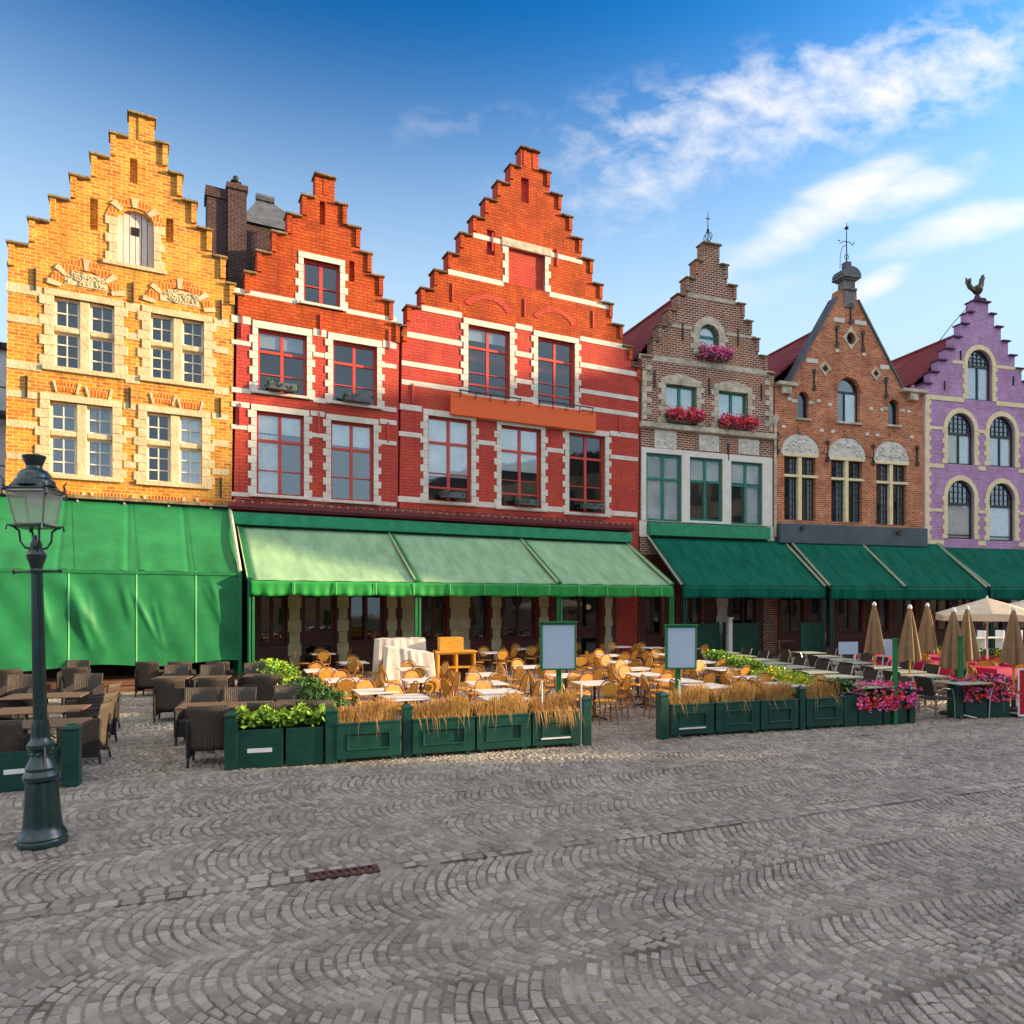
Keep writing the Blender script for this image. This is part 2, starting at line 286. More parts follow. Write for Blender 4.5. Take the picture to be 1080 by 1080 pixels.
M_BEIGE = mat('beige parasol cloth', (.27, .165, .085), .8, .2, .12, 4., .2, 15)
M_CREAM = mat('cream parasol cloth', (.66, .54, .38), .8, .2, .08, 3.)
M_CERISE = mat('cerise table cloth', (.45, .02, .09), .7, .2, .1, 3.)
M_REDS = mat('red board', (.45, .012, .02), .5, .3, .05)
M_RUST = mat('rusty cast iron', (.11, .045, .03), .7, .4, .5, 20., .5, 60)
M_DECK = mat('deck boards', (.14, .065, .035), .6, .3, .35, 3., stretch=(.4, 6, 6))
M_LAMP = mat('lamp post green paint', (.002, .024, .022), .28, .6, .3, 6., .06, 25, coat=.3)
M_SOIL = mat('potting soil', (.04, .028, .02), .95, .1, .3)
M_PLAS = mat('pale plaster', (.55, .56, .58), .8, .2, .1)
G_SHOP = glass('shop glass', (.5, .5, .52), .08, .03)
G_WIN = glass('window glass', (.62, .68, .74), refl=.10, wav=.03)
G_WIN2 = glass('bright window glass', (.93, .97, .97), refl=.20, wav=.03)
G_LAMP = mat('milky lantern glass', (.62, .60, .50), .25, .5, .05); G_LAMP.node_tree.nodes['Principled BSDF'].inputs['Alpha'].default_value = .42

# ------------------------------------------------------------------ the bent row of facades
ANG = [28.0, 27.0, 26.5, 20.0, 16.5, 15.5]
COLX = [3, 242.5, 418, 672.5, 817, 974, 1097]
FR = []
_x, _y = None, None
def ray_line(col, ox, oy, a):                         # where the sight line of a column meets the line from (ox,oy) at angle a; distance along it
    t = (col-CX)/FPX; c, s = math.cos(a), math.sin(a)
    return (t*oy-ox)/(c-t*s)
_cx, _cy = -9.07, 22.9                                # corner between the yellow and the first red house
a0 = R(ANG[0]); d = ray_line(COLX[0], _cx, _cy, a0)
FR.append((_cx+d*math.cos(a0), _cy+d*math.sin(a0), a0))
for i in range(1, 6):
    a = R(ANG[i]); FR.append((_cx, _cy, a)); d = ray_line(COLX[i+1], _cx, _cy, a); _cx += d*math.cos(a); _cy += d*math.sin(a)
def U(i, x): ox, oy, a = FR[i]; return ray_line(x, ox, oy, a)
def Z(i, x, y): ox, oy, a = FR[i]; return CH+(HY-y)*(oy+U(i, x)*math.sin(a))/FPX
def UZ(i, x, y): return (U(i, x), Z(i, x, y))
def gp(x, y, z=0.): Y = (CH-z)*FPX/(y-HY); return ((x-CX)/FPX*Y, Y, z)
def atY(x, Y, z=0.): return ((x-CX)/FPX*Y, Y, z)

def steps(i, Ls, Rs, lb, rb, zb=0.):
    """outline of a crow-stepped front and the treads for the copings"""
    o = .05; pl = [UZ(i, *p) for p in Ls]; pr = [UZ(i, *p) for p in Rs]
    pts = [(U(i, lb), zb)]; caps = []
    for k, (u, z) in enumerate(pl):
        if k: pts.append((u+o, pl[k-1][1]-.07)); caps.append((pl[k-1][0], u+o, pl[k-1][1]))
        pts.append((u+o, z-.07))
    zt = pl[-1][1]; pts.append((pr[0][0]-o, zt-.07)); caps.append((pl[-1][0], pr[0][0], zt))
    for k in range(1, len(pr)):
        z = pr[k][1]; pts.append((pr[k-1][0]-o, z-.07)); pts.append((pr[k][0]-o, z-.07)); caps.append((pr[k-1][0]-o, pr[k][0], z))
    pts.append((U(i, rb), zb))
    return pts, caps
def rect(a): u0, u1, z0, z1 = a; return [(u0, z0), (u1, z0), (u1, z1), (u0, z1)]
def archp(a, n=14, rise=None):
    u0, u1, z0, z1 = a; c = (u0+u1)/2; r = (u1-u0)/2; h = r if rise is None else rise; zs = z1-h
    return [(u0, z0), (u1, z0)]+[(c+r*math.cos(math.pi*k/n), zs+h*math.sin(math.pi*k/n)) for k in range(n+1)]
def W(i, xl, xr, yt, yb):                              # rows measured at the left edge
    return (U(i, xl), U(i, xr), Z(i, xl, yb), Z(i, xl, yt))
def grow(a, l, r=None, b=None, t=None):
    r = l if r is None else r; b = l if b is None else b; t = l if t is None else t
    return (a[0]-l, a[1]+r, a[2]-b, a[3]+t)

class House:
    def __init__(s, i, name, label):
        ox, oy, a = FR[i]; s.i = i; s.root = empty(name, (ox, oy, 0), a, label, 'house'); s.holes = []; s.busy = []; s.y = -.004*i
    def front(s, pts, caps, m, capm, thick=.42, capw=.13, pier=None, ph_=.62):
        mb = MB(); y = s.y
        mb.ph(pts, s.holes, y, y+thick)
        s.wall = mb.build('wall', m, s.root)
        if caps:
            cm = MB()
            kt = max(range(len(caps)), key=lambda k: caps[k][2])
            for k, (a, b, z) in enumerate(caps):
                if k == kt or pier is None: continue
                q = MB(); u0_ = (a+.05) if k < kt else (b-.05-.15)
                q.box(u0_, u0_+.15, y-.075, y+.02, z-.07-ph_, z-.072); q.build('step_pier', pier, s.root)
            for k, (a, b, z) in enumerate(caps): cm = MB(); cm.box(a, b, y-capw, y+thick+.05, z-.07-.002*(k % 2), z); cm.build('coping', capm, s.root, bevel=.012)
    def body(s, m, rm, depth=7., eave=None, ridge=None, w=None, uc=None, lo=.45):
        u0, u1 = w
        mb = MB(); mb.box(u0+.03, u1-.03, lo+s.y, depth, 0, eave-.02); mb.build('side_wall', m, s.root)
        uc = (u0+u1)/2 if uc is None else uc; r = MB(); e = .12
        o = .0
        V = []
        for y in (lo+s.y, depth): V += [(u0+o, y, eave), (uc, y, ridge), (u1-o, y, eave), (u1-o, y, eave-.12), (uc, y, ridge-.14), (u0+o, y, eave-.12)]
        F = [(0,1,7,6), (1,2,8,7), (2,3,9,8), (3,4,10,9), (4,5,11,10), (5,0,6,11), (0,5,4,1), (1,4,3,2), (6,7,10,11), (7,8,9,10)]
        r.add(V, F); s.roof = r.build('roof', rm, s.root)
        g = MB(); g.add([(u0+.1, depth-.02, eave), (uc, depth-.02, ridge-.15), (u1-.1, depth-.02, eave)], [(0, 1, 2)]); g.build('rear_gable', m, s.root, fix=False)
        rt = MB(); rt.tube([(uc, lo+s.y+.02, ridge+.02), (uc, depth, ridge+.02)], .1, 8); rt.build('ridge_tile', rm, s.roof, smooth=40)
    def window(s, a, fm, bars_v=(), bars_h=(), ft=.07, arch=False, y=.16, pane=None, back=None, sill=None, rise=None, cell=None, tilt=0., part='window', hole=True):
        """a = (u0,u1,z0,z1); bars in fractions: (pos, thickness, from, to)"""
        y += s.y; u0, u1, z0, z1 = a; w_, h_ = u1-u0, z1-z0
        sh = (lambda q: archp(q, rise=rise)) if arch else rect
        if hole: s.holes.append(sh(a))
        mb = MB(); inn = (u0+ft, u1-ft, z0+ft, z1-ft)
        mb.ph([(p, q) for p, q in sh((u0-.01, u1+.01, z0-.01, z1+.01))], [sh(inn) if not arch else archp(inn, rise=None if rise is None else rise-ft*.4)], y, y+.07)
        for (p, t_, f0, f1) in bars_v: uu = u0+p*w_; mb.box(uu-t_/2, uu+t_/2, y-.006, y+.05, z0+f0*h_+.01, z0+f1*h_-.01)
        for (p, t_, f0, f1) in bars_h: zz = z0+p*h_; mb.box(u0+f0*w_+.01, u0+f1*w_-.01, y-.013, y+.045, zz-t_/2, zz+t_/2)
        o = mb.build(part, fm, s.root)
        g = MB(); gl_ = sh((u0+ft*.5, u1-ft*.5, z0+ft*.5, z1-ft*.5)); g.add([(p_, y+.035, q_) for p_, q_ in gl_], [tuple(range(len(gl_)))]); g.build('pane', pane or G_WIN, o, fix=False)
        if back:                                        # blinds and curtains hang behind the pane
            for kind, b0, b1, c0, c1, bm_ in back:
                q = MB(); ua, ub, za, zb = u0+b0*w_+.02, u0+b1*w_-.02, z0+c0*h_+.02, z0+c1*h_-.02
                if kind == 'blind': q.box(ua, ub, y+.055, y+.062, za, zb)
                elif kind == 'curtain':
                    nn = max(4, int((ub-ua)/.11))
                    q.grid(lambda s_, t_: (ua+s_*(ub-ua), y+.09+.03*math.sin(s_*nn*6.28), za+t_*(zb-za)), nn*6, 1)
                elif kind == 'drape':                    # tied back: wide above, gathered towards one side below
                    dr = 1 if bm_[1] > 0 else -1; nn = 7
                    def fn(s_, t_, dr=dr):
                        wd = .25+.75*max(0, (t_-.0))**1.2; e = s_*wd; uu = ua+e*(ub-ua) if dr < 0 else ub-e*(ub-ua)
                        return (uu, y+.10+.03*math.sin(s_*nn*6.28), za+t_*(zb-za))
                    q.grid(fn, 40, 8)
                q.build({'blind': 'blind', 'curtain': 'curtain', 'drape': 'curtain'}[kind], bm_[0] if isinstance(bm_, tuple) else bm_, o, fix=False)
        if sill:
            q = MB(); q.box(u0-.12, u1+.12, s.y-.10, s.y+.14, z0-.10, z0-.0); q.build('sill', sill, o, bevel=.015)
        return o
    def surround(s, a, m, wj=.2, wh=.24, ws=.0, tooth=.11, th=.27, proud=.03, keep=True, head_ext=.0, name='stone_surround'):
        u0, u1, z0, z1 = a; mb = MB(); m2 = MB(); y0 = s.y-proud; y1 = s.y+.10
        n = max(3, round((z1-z0+wh)/th)); hh = (z1-z0)/n
        for k in range(n):
            e = tooth if k % 2 == 0 else 0
            q0, q1 = z0+k*hh+.004, z0+(k+1)*hh-.004; p = .003*(k % 2)
            mb.box(u0-wj-e, u0+.0, y0-p, y1, q0, q1); m2.box(u1-.0, u1+wj+e, y0-p, y1, q0, q1)
        m2.build(name, m, s.root, bevel=.008); mb.build(name, m, s.root, bevel=.008); mb = MB()
        if not wh and not ws: s.busy.append((u0-wj-tooth*.5, u1+wj+tooth*.5, z0-ws, z1+wh)); return
        if wh: mb.box(u0-wj-head_ext, u1+wj+head_ext, y0-.008, y1, z1+.0, z1+wh)
        if ws: m3 = MB(); m3.box(u0-wj-.05, u1+wj+.05, y0-.05, y1, z0-ws, z0-.002); m3.build('sill_course', m, s.root, bevel=.008)
        o = mb.build('lintel', m, s.root, bevel=.008)
        if keep: s.busy.append((u0-wj-tooth*.5, u1+wj+tooth*.5, z0-ws, z1+wh))
        return o
    def band(s, z0, z1, ua, ub, m, proud=.018, name='stone_band'):
        segs = [(ua, ub)]
        for (a, b, c, d) in s.busy:
            if c < z1 and d > z0:
                ns = []
                for p, q in segs:
                    if b <= p or a >= q: ns.append((p, q)); continue
                    if a > p: ns.append((p, a))
                    if b < q: ns.append((b, q))
                segs = ns
        if not segs: return
        for p, q in segs:
            if q-p > .04: mb = MB(); mb.box(p, q, s.y-proud, s.y+.05, z0, z1); mb.build(name, m, s.root)
    def anchor(s, u, z, h=.8, fancy=False, m=None):
        mb = MB(); y = s.y
        mb.box(u-.025, u+.025, y-.06, y+.02, z-h/2, z+h/2)
        if fancy:
            for q in (-1, 1):
                for (dz, r_) in ((.0, .11), (.12, .06)):
                    M = Matrix.Translation((u, y-.05, z+q*(h/2-dz*1.0-.02))) @ Matrix.Rotation(R(90), 4, 'X'); mb.lathe([(r_, -.02), (r_, .02)], 8, M=M)
        mb.build('wall_anchor', m or M_IRON, s.root)

def arch_ring(mb, c, zs, r0, r1, y0, y1, a0=0, a1=180, n=20, ex=1.0):
    pts = [(c+r0*math.cos(R(a0+(a1-a0)*k/n)), zs+r0*ex*math.sin(R(a0+(a1-a0)*k/n))) for k in range(n+1)]
    pts += [(c+r1*math.cos(R(a1-(a1-a0)*k/n)), zs+r1*ex*math.sin(R(a1-(a1-a0)*k/n))) for k in range(n+1)]
    mb.ph(pts, [], y0, y1)
def voussoirs(h, c, zs, r0, r1, a0, a1, n, keys, y0, m1, m2, ex=1.0, name='brick_arch'):
    A = MB()
    for k in range(n):
        b0 = a0+(a1-a0)*k/n+.25; b1 = a0+(a1-a0)*(k+1)/n-.25; t = K = MB() if k in keys else A; pr = .02 if k in keys else 0; gx = .05 if k in keys else 0
        arch_ring(t, c, zs, r0-gx*.3, r1+gx, y0-pr, y0+.12, b0, b1, 3, ex)
        if k in keys: K.build('key_stone', m2, h.root)
    return A.build(name, m1, h.root)
def relief(h, u0, u1, z0, z1, m, seed, arch=False, name='carved_panel', depth=.05):
    """a carved stone slab: real lumps and scrolls on a flat ground"""
    r = random.Random(seed); mb = MB(); y = h.y-.02
    mb.ph(archp((u0, u1, z0, z1), rise=(z1-z0)*.93) if arch else rect((u0, u1, z0, z1)), [], y, y+.08)
    cx_, cz_ = (u0+u1)/2, (z0+z1)/2; a, b = (u1-u0)/2, (z1-z0)/2
    for k in range(44):
        p, q = r.uniform(-.86, .86), r.uniform(-.8, .75)
        if arch and p*p+((q+1)/1.9)**2 > .8: continue
        rr = r.uniform(.03, .09)*min(1.4, (a+b))
        M = Matrix.Translation((cx_+p*a, y, cz_+q*b)) @ Matrix.Rotation(r.uniform(0, 6), 4, 'Y') @ Matrix.Diagonal((1.0, .6, .55, 1))
        mb.lathe([(.01, -rr), (rr*.7, -rr*.7), (rr, 0), (rr*.7, rr*.7), (.01, rr)], 7, M=M)
        if k % 3 == 0:
            ph_ = r.uniform(0, 6); mb.tube([(cx_+p*a+rr*1.6*math.cos(ph_+t*.7), y-.015, cz_+q*b+rr*1.6*math.sin(ph_+t*.7)) for t in range(6)], .016, 5)
    return mb.build(name, m, h.root, smooth=35)
def foliage(mb, fn, n, size, r, flat=.0, elong=1.6):
    for k in range(n):
        p = Vector(fn(r)); q = Matrix.Rotation(r.uniform(0, 6.28), 3, 'Z') @ Matrix.Rotation(r.uniform(-1.2, 1.2), 3, 'X') @ Matrix.Rotation(r.uniform(-.9, .9), 3, 'Y')
        s_ = size*r.uniform(.6, 1.3); V = [p+q @ Vector(v) for v in ((-s_*.5, 0, 0), (0, -s_*.4*elong, .15*s_), (s_*.5, 0, 0), (0, s_*.6*elong, .1*s_))]
        mb.add(V, [(0, 1, 2, 3)])
def flowerbox(parent_house, u0, u1, z, cols, seed, box=True, h=.42, n=260, name='window_box'):
    h_ = parent_house; r = random.Random(seed); e = None
    bx = MB(); bx.box(u0+.05, u1-.05, h_.y-.34, h_.y-.06, z-.02, z+.2)
    ox, oy, a = FR[h_.i]; M = Matrix.Translation((ox, oy, 0)) @ Matrix.Rotation(a, 4, 'Z')
    p = M @ Vector(((u0+u1)/2, h_.y-.2, z)); root = empty(name, p, a)
    def loc(v): return Vector(v)-Vector(((u0+u1)/2, h_.y-.2, z))
    def fin(mb, nm, m, par=root):
        mb.v = [tuple(loc(v)) for v in mb.v]; return mb.build(nm, m, par, fix=False)
    fin(bx, 'trough', MATS.get('dark green gloss paint'))
    if h > 0:
        def pos(r, sp=1.):
            t = r.random(); a_ = r.gauss(0, 1); b_ = r.gauss(0, 1); hump = .7+.5*abs(math.sin(t*9+seed))
            return (u0-.02+t*(u1-u0+.04), h_.y-.22+a_*.1, z+.14+b_*h*.30*hump)
        lf = MB(); foliage(lf, pos, n, .08, r); fin(lf, 'leaves', M_LEAFD)
        for c_ in cols:
            fl = MB(); c0 = r.random()
            foliage(fl, lambda r: (lambda q: (q[0], q[1]-.10, q[2]+.02))(pos(r)), n, .09, r, elong=1.); fin(fl, 'blossom', c_)
    return root

# ---- yellow house ------------------------------------------------------------
H = House(0, 'gabled_house', 'yellow brick house with crow-stepped gable and pale arched loft door, leftmost of the row'); i = 0
pts, caps = steps(0, [(6.5,254),(28.4,229),(50.6,206),(72.2,183),(93.9,161),(114.4,139),(134,117)], [(165,121),(178.9,153),(194,185),(209,214),(225,243),(239.5,272),(249,300)], 2.5, 242)
wins = [W(0,57,120.5,312,386), W(0,159,215,330,398), W(0,52.5,118.5,422,499), W(0,155,213,434,507)]
for k, a in enumerate(wins):
    u0, u1, z0, z1 = a; H.surround(a, M_STY, .24, .20, .14, .12, .3)
    H.holes.append(rect(a))
    wd, hd = u1-u0, z1-z0; mw = .13; tr = z0+hd*.545 if k < 2 else z0+hd*.56
    mb = MB(); c = u0+wd*.5
    mb.box(c-mw, c+mw, H.y+.03, H.y+.25, z0, z1); mb.box(u0, c-mw, H.y+.036, H.y+.25, tr-.07, tr+.09); mb.box(c+mw, u1, H.y+.036, H.y+.25, tr-.07, tr+.09)
    cross = mb.build('window_cross', M_STY, H.root, bevel=.02)
    for (pa, pb) in ((u0, c-mw), (c+mw, u1)):
        for (za, zb, nr) in ((z0, tr-.07, 3), (tr+.09, z1, 2)):
            q = (pa, pb, za, zb); b_ = None; rr = rnd.random()
            if rr < .35: b_ = [('curtain', 0, 1, 0, 1, M_CURT if k > 1 and pa > c else M_CURD)]
            o = H.window(q, M_FRW, [(.5, .035, 0, 1)], [(j/nr, .035, 0, 1) for j in range(1, nr)], ft=.06, y=.17, pane=G_WIN2 if (k == 2 and pa < c) or (k == 3 and pa > c) else G_WIN, back=b_, hole=False, part='casement')
a = W(0,123,162,218,276); LD = (a[0], a[1], a[2]-.0, a[3]); H.holes.append(archp(LD, rise=.38))
mb = MB(); n = 6
for k in range(n):
    ua = LD[0]+(LD[1]-LD[0])*k/n; ub = LD[0]+(LD[1]-LD[0])*(k+1)/n; t = abs(((ua+ub)/2-(LD[0]+LD[1])/2)/((LD[1]-LD[0])/2)); mb.box(ua+.008, ub-.008, .13+.004*(k%2), .18, LD[2]+.02, LD[3]-.38*(1-math.sqrt(max(0, 1-t*t)))+.02)
door = mb.build('loft_door', M_DOOR, H.root, bevel=.006)
mb = MB(); cu = (LD[0]+LD[1])/2; mb.box(cu-.11, cu+.11, .115, .128, LD[2]+.95, LD[2]+1.2); mb.build('peep_window', M_DARK, door)
mb = MB()
for sgn, ue in ((-1, LD[0]), (1, LD[1])):
    for k in range(5): ex = .3 if k % 2 == 0 else .2; z0 = LD[2]+k*.27; mb.box(min(ue, ue+sgn*ex), max(ue, ue+sgn*ex), -.03-.002*(k%2), .1, z0+.004, z0+.266)
mb.box(LD[0]-.36, LD[1]+.36, -.07, .1, LD[2]-.12, LD[2]-.004); mb.build('stone_surround', M_STY, H.root, bevel=.008)
voussoirs(H, cu, LD[3]-.38, (LD[1]-LD[0])/2+.02, (LD[1]-LD[0])/2+.27, 5, 175, 11, (2, 5, 8), -.03, M_ARCH, M_STY, ex=.9)
for (xa, xb, yt, ys, xm) in ((51,130,276,305,92), (152,226,296,322,190)):
    c = (U(0,xa)+U(0,xb))/2; r1 = (U(0,xb)-U(0,xa))/2; zs = Z(0,xm,ys+2)-.12; zt = Z(0,xm,yt)-zs
    voussoirs(H, c, zs, r1-.27, r1, 8, 172, 17, (0, 3, 8, 13, 16), -.03, M_ARCH, M_STY, ex=zt/r1)
    relief(H, c-.55, c+.55, zs+.22, zs+.62, M_STY, int(xa))
for (xa, xb, y) in ((57,84,409),(91,118,415),(159,185,421),(188,214,427)):
    c = (U(0,xa)+U(0,xb))/2; r1 = (U(0,xb)-U(0,xa))/2; zz = Z(0,(xa+xb)/2,y)
    voussoirs(H, c, zz-1.22, 1.1, 1.36, 90-math.degrees(math.asin(min(.9,r1/1.25))), 90+math.degrees(math.asin(min(.9,r1/1.25))), 9, (0, 8), -.02, M_ARCH, M_STY)
for k in range(4):
    xa = 40+k*54; c = U(0, xa); c2 = U(0, xa+50); zz = Z(0, xa+25, 521+.05*xa)
    voussoirs(H, (c+c2)/2, zz-2.1, 2.02, 2.26, 75, 105, 13, (0, 12), -.02, M_ARCH, M_STY)
for (y, t) in ((302, .26), (334.5, .2), (383, .24), (414, .2), (446, .2), (480,.18)):
    zz = Z(0, 8, y); H.band(zz-t/2, zz+t/2, U(0, 5)+.04, U(0, 243)-.04, M_STY)
for (x, y) in ((37,295),(140,309),(233,327),(28,408),(137,420),(232,430),(233,514)): H.anchor(U(0,x), Z(0,x,y), .62)
for (x, y, hh) in ((99,226,.95),(141,180,.75),(179,243,.75)):
    u, z = UZ(0, x, y); q = (u-.1, u+.1, z-hh/2, z+hh/2); H.holes.append(rect(q)); mb = MB(); mb.box(q[0]-.01, q[1]+.01, .16, .2, q[2]-.01, q[3]+.01); mb.build('wall_niche', M_Y, H.root)
# piers on the stepped edges of the top block
mb = MB(); u, z = UZ(0, 149.5, 134); mb.box(u-.09, u+.09, -.03, .06, z-.42, z+.38); mb.build('gable_rib', M_Y, H.root)
H.front(pts, caps, M_Y, M_CAP, pier=M_Y)
zE = Z(0, 6.5, 254)-.4; H.body(M_Y, M_TILD, 8., zE, Z(0,149,140)-.8, (U(0,2.5)+.05, U(0,242)-.25))
mb = MB(); mb.box(U(0,3), U(0,241), -.16, 0, Z(0,120,533), Z(0,120,526)); mb.build('gutter', M_IRON, H.root)
H0 = H

# ---- small red house ---------------------------------------------------------
def paired(h, a, fm, back=None, pane=None, top=.66, mid=.3, sill=None):
    return h.window(a, fm, [(.5, .10, 0, 1)], [(top, .09, 0, 1), (mid, .035, 0, .46), (mid, .035, .54, 1)], ft=.08, pane=pane, back=back, sill=sill)
H = House(1, 'gabled_house', 'narrow red house with crow-stepped gable and two-leaf attic window, second from left'); i = 1
pts, caps = steps(1, [(249,309.5),(256.5,285.7),(268.9,263.7),(285,243),(301,224),(317,204.6),(331,182)], [(354.4,186),(367,216.9),(381,241),(393,267.8),(405,292),(415.5,318),(422.5,342)], 242.8, 417.8)
A1 = [W(1,272,323.5,346,412), W(1,351,397.5,358.5,423), W(1,270.5,320.5,433,521), W(1,349,394,443,527), W(1,320,358.5,272,318)]
bl = [('blind', 0, 1, .55, 1, M_BLIND)]
for k, a in enumerate(A1):
    H.surround(a, M_STW, .17, .2 if k > 1 else .24, .10, .1, .27)
    if k < 4: paired(H, a, M_FRR, back=[[('blind', 0, 1, .72, 1, M_BLIND)], None, [('blind', 0, 1, .75, 1, M_BLIND), ('curtain', 0, .5, 0, .75, M_CURT)], [('blind', 0, 1, .7, 1, M_BLIND), ('drape', .0, .5, 0, .72, (M_CURD, -1)), ('drape', .5, 1, 0, .72, (M_CURD, 1))]][k], pane=G_WIN2 if k > 1 else G_WIN, sill=M_STW)
    else: H.window(a, M_FRR, [(.5, .12, 0, 1)], [(.42, .035, 0, .46), (.42, .035, .54, 1)], ft=.08, sill=M_STW)
for (y, t) in ((306, .16), (336, .24), (360.5, .15), (411, .16), (426, .17), (450, .14), (521, .13)):
    zz = Z(1, 247, y); H.band(zz-t/2, zz+t/2, U(1, 243)+.03, U(1, 418)+.0, M_STW)
for (x, y) in ((255,345),(338,343),(410,358),(253,437),(336,446),(409,456)): H.anchor(U(1,x), Z(1,x,y), .7, m=M_FRR)
for (x, y, hh) in ((340,225,.8),(371,286,.7)):
    u, z = UZ(1, x, y); q = (u-.09, u+.09, z-hh/2, z+hh/2); H.holes.append(rect(q)); mb = MB(); mb.box(q[0]-.01, q[1]+.01, .14, .2, q[2]-.01, q[3]+.01); mb.build('wall_niche', M_RLIT, H.root)
mb = MB(); u, z = UZ(1, 343, 197); mb.box(u-.07, u+.07, -.03, .06, z-.3, z+.35); mb.build('gable_rib', M_RLIT, H.root)
# shop front openings
def shop(h, cols, zt=3.55, piers=M_STY, clad=(.72, .02)):
    ws_ = [(U(h.i, xa), U(h.i, xb), k) for xa, xb, k in cols if k != 'pier']
    mb = MB(); m_ = M_WOODD
    uA, uB = U(h.i, cols[0][0])-.25, U(h.i, cols[-1][1])+.25
    mb.ph(rect((uA, uB, .02, 4.4)), [rect((a_-.01, b_+.01, .15 if k == 'door' else .95, zt+.01)) for a_, b_, k in ws_], h.y-.03, h.y-.002); mb.build('shop_panelling', m_, h.root, bevel=.01)
    for (xa, xb, kind) in cols:
        ua, ub = U(h.i, xa), U(h.i, xb)
        if kind == 'pier':
            mb = MB()
            for k in range(9): e = .05 if k % 2 else 0; mb.box(ua-e, ub+e, h.y-.06-.002*(k%2), h.y+.05, .2+k*.4, .594+k*.4)
            mb.build('stone_pier', piers, h.root, bevel=.01); continue
        z0 = .15 if kind == 'door' else .95
        a = (ua, ub, z0, zt); nb = 1 if kind == 'small' else 2
        h.window(a, M_WOODD, [(j/nb, .12, 0, 1) for j in range(1, nb)], [(.8 if kind != 'door' else .82, .08, 0, 1)]+([(.3, .5, 0, 1)] if kind == 'door' else []), ft=.12, pane=G_SHOP, part='shop_window' if kind != 'door' else 'door', back=[('curtain', .55, .8, .1, .9, M_CURT)] if (xa % 3 == 0) else None)
shop(H, [(272,302,'win'),(305,316,'pier'),(319,354,'door'),(357,366,'pier'),(368,406,'win'),(409,417,'pier')])
H.front(pts, caps, M_R, M_CAP, pier=M_RLIT)
# sheet over the gable in the orange that the red wall takes in sunlight
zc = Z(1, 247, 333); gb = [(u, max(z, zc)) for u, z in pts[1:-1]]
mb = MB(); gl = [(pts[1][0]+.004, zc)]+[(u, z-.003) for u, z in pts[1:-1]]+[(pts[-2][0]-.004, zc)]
mb.ph([p for k, p in enumerate(gl) if k == 0 or p != gl[k-1]], [rect(A1[4])]+[h_ for h_ in H.holes if h_[0][1] > zc+.5 and len(h_) == 4 and h_[1][0]-h_[0][0] < .3], H.y-.012, H.y-.001); mb.build('sunlit_gable', M_RLIT, H.root)
H.body(M_R, M_TILD, 8., Z(1,249,309)-.6, Z(1,343,200)-.9, (U(1,243)+.3, U(1,418)-.05))
H1 = H

# ---- large red house ---------------------------------------------------------
H = House(2, 'gabled_house', 'widest red house with tall crow-stepped gable, bricked-up attic window and orange board'); i = 2
pts, caps = steps(2, [(423,343),(427.4,321.5),(441.9,303),(456,284),(470.4,266),(483.4,245),(496.9,227.6),(509.8,208.7),(522.8,190.6),(536.3,173),(548,154.3)],
   [(569,157),(580.6,182.8),(592.5,207),(603.7,229.5),(614,252.8),(625.5,274.8),(635.6,300.8),(646.2,321),(656.9,343.5),(666.7,366),(675.5,387.6)], 418, 672)
A2 = [W(2,493.5,537.5,342,416), W(2,567,606,355,426), W(2,451.5,497,438,528), W(2,528.5,570.5,448,534), W(2,600,638,456,540)]
for k, a in enumerate(A2):
    H.surround(a, M_STW, .19, .22, .12, .11, .27)
    H.window(a, M_FRR, [(.5, .11, 0, 1)], [(.70, .09, 0, 1), (.17, .07, 0, 1), (.34, .03, 0, .46), (.34, .03, .54, 1)], ft=.08, pane=G_WIN2 if k in (2, 3) else G_WIN, sill=M_STW,
      back=[[('blind', 0, 1, .8, 1, M_BLIND)], None, [('blind', 0, 1, .3, 1, M_BLIND)], [('blind', 0, 1, .45, 1, M_BLIND)], [('drape', 0, .5, 0, .7, (M_CURD, -1))]][k])
a = W(2,536,574.5,261,299); H.surround(a, M_STW, .16, .0, .0, .1, .27); H.holes.append(rect(a))
mb = MB(); mb.box(a[0]-.01, a[1]+.01, .10, .15, a[2]-.01, a[3]+.01); mb.build('blocked_window', M_R, H.root)
mb = MB(); mb.box(a[0]-.3, a[1]+.3, H.y-.05, .1, a[3]+.02, a[3]+.34); mb.build('carved_lintel', M_STG, H.root, bevel=.02)
# illegible raised lettering traces on the gable
mb = MB(); r_ = random.Random(3); uc, zc = UZ(2, 554, 236)
zz = Z(2, 499, 248); H.band(zz-.09, zz+.09, U(2,499), U(2,614), M_STW)
for (x0, x1, y, t) in ((472,646,286.5,.2), (444,667,324.5,.2), (423,673,351.5,.2), (423,673,382.5,.18), (423,673,402.5,.18), (421,673,428.5,.2), (420,673,457,.17), (419,672,526,.2)):
    zz = Z(2, x0, y); H.band(zz-t/2, zz+t/2, U(2,x0)+.02, U(2,x1)-.02, M_STW)
for (x, y) in ((519,256),(587,272),(477,309),(553,325),(625,337),(435,415),(653,448)): H.anchor(U(2,x), Z(2,x,y), .7, m=M_FRR)
for (x, y, hh, ww) in ((553.5,201,.95,.17),(517.5,256,.95,.16),(550,331,.9,.13)):
    u, z = UZ(2, x, y); q = (u-ww, u+ww, z-hh/2, z+hh/2); H.holes.append(rect(q)); mb = MB(); mb.box(q[0]-.01, q[1]+.01, .14, .2, q[2]-.01, q[3]+.01); mb.build('wall_niche', M_R, H.root)
u, z = UZ(2, 558, 169)
for s_ in (-.2, .2): mb = MB(); mb.box(u+s_-.06, u+s_+.06, -.04, .06, z-.3, z+.3); mb.build('gable_rib', M_R, H.root)
mb = MB(); c = (U(2,582)+U(2,604))/2; 
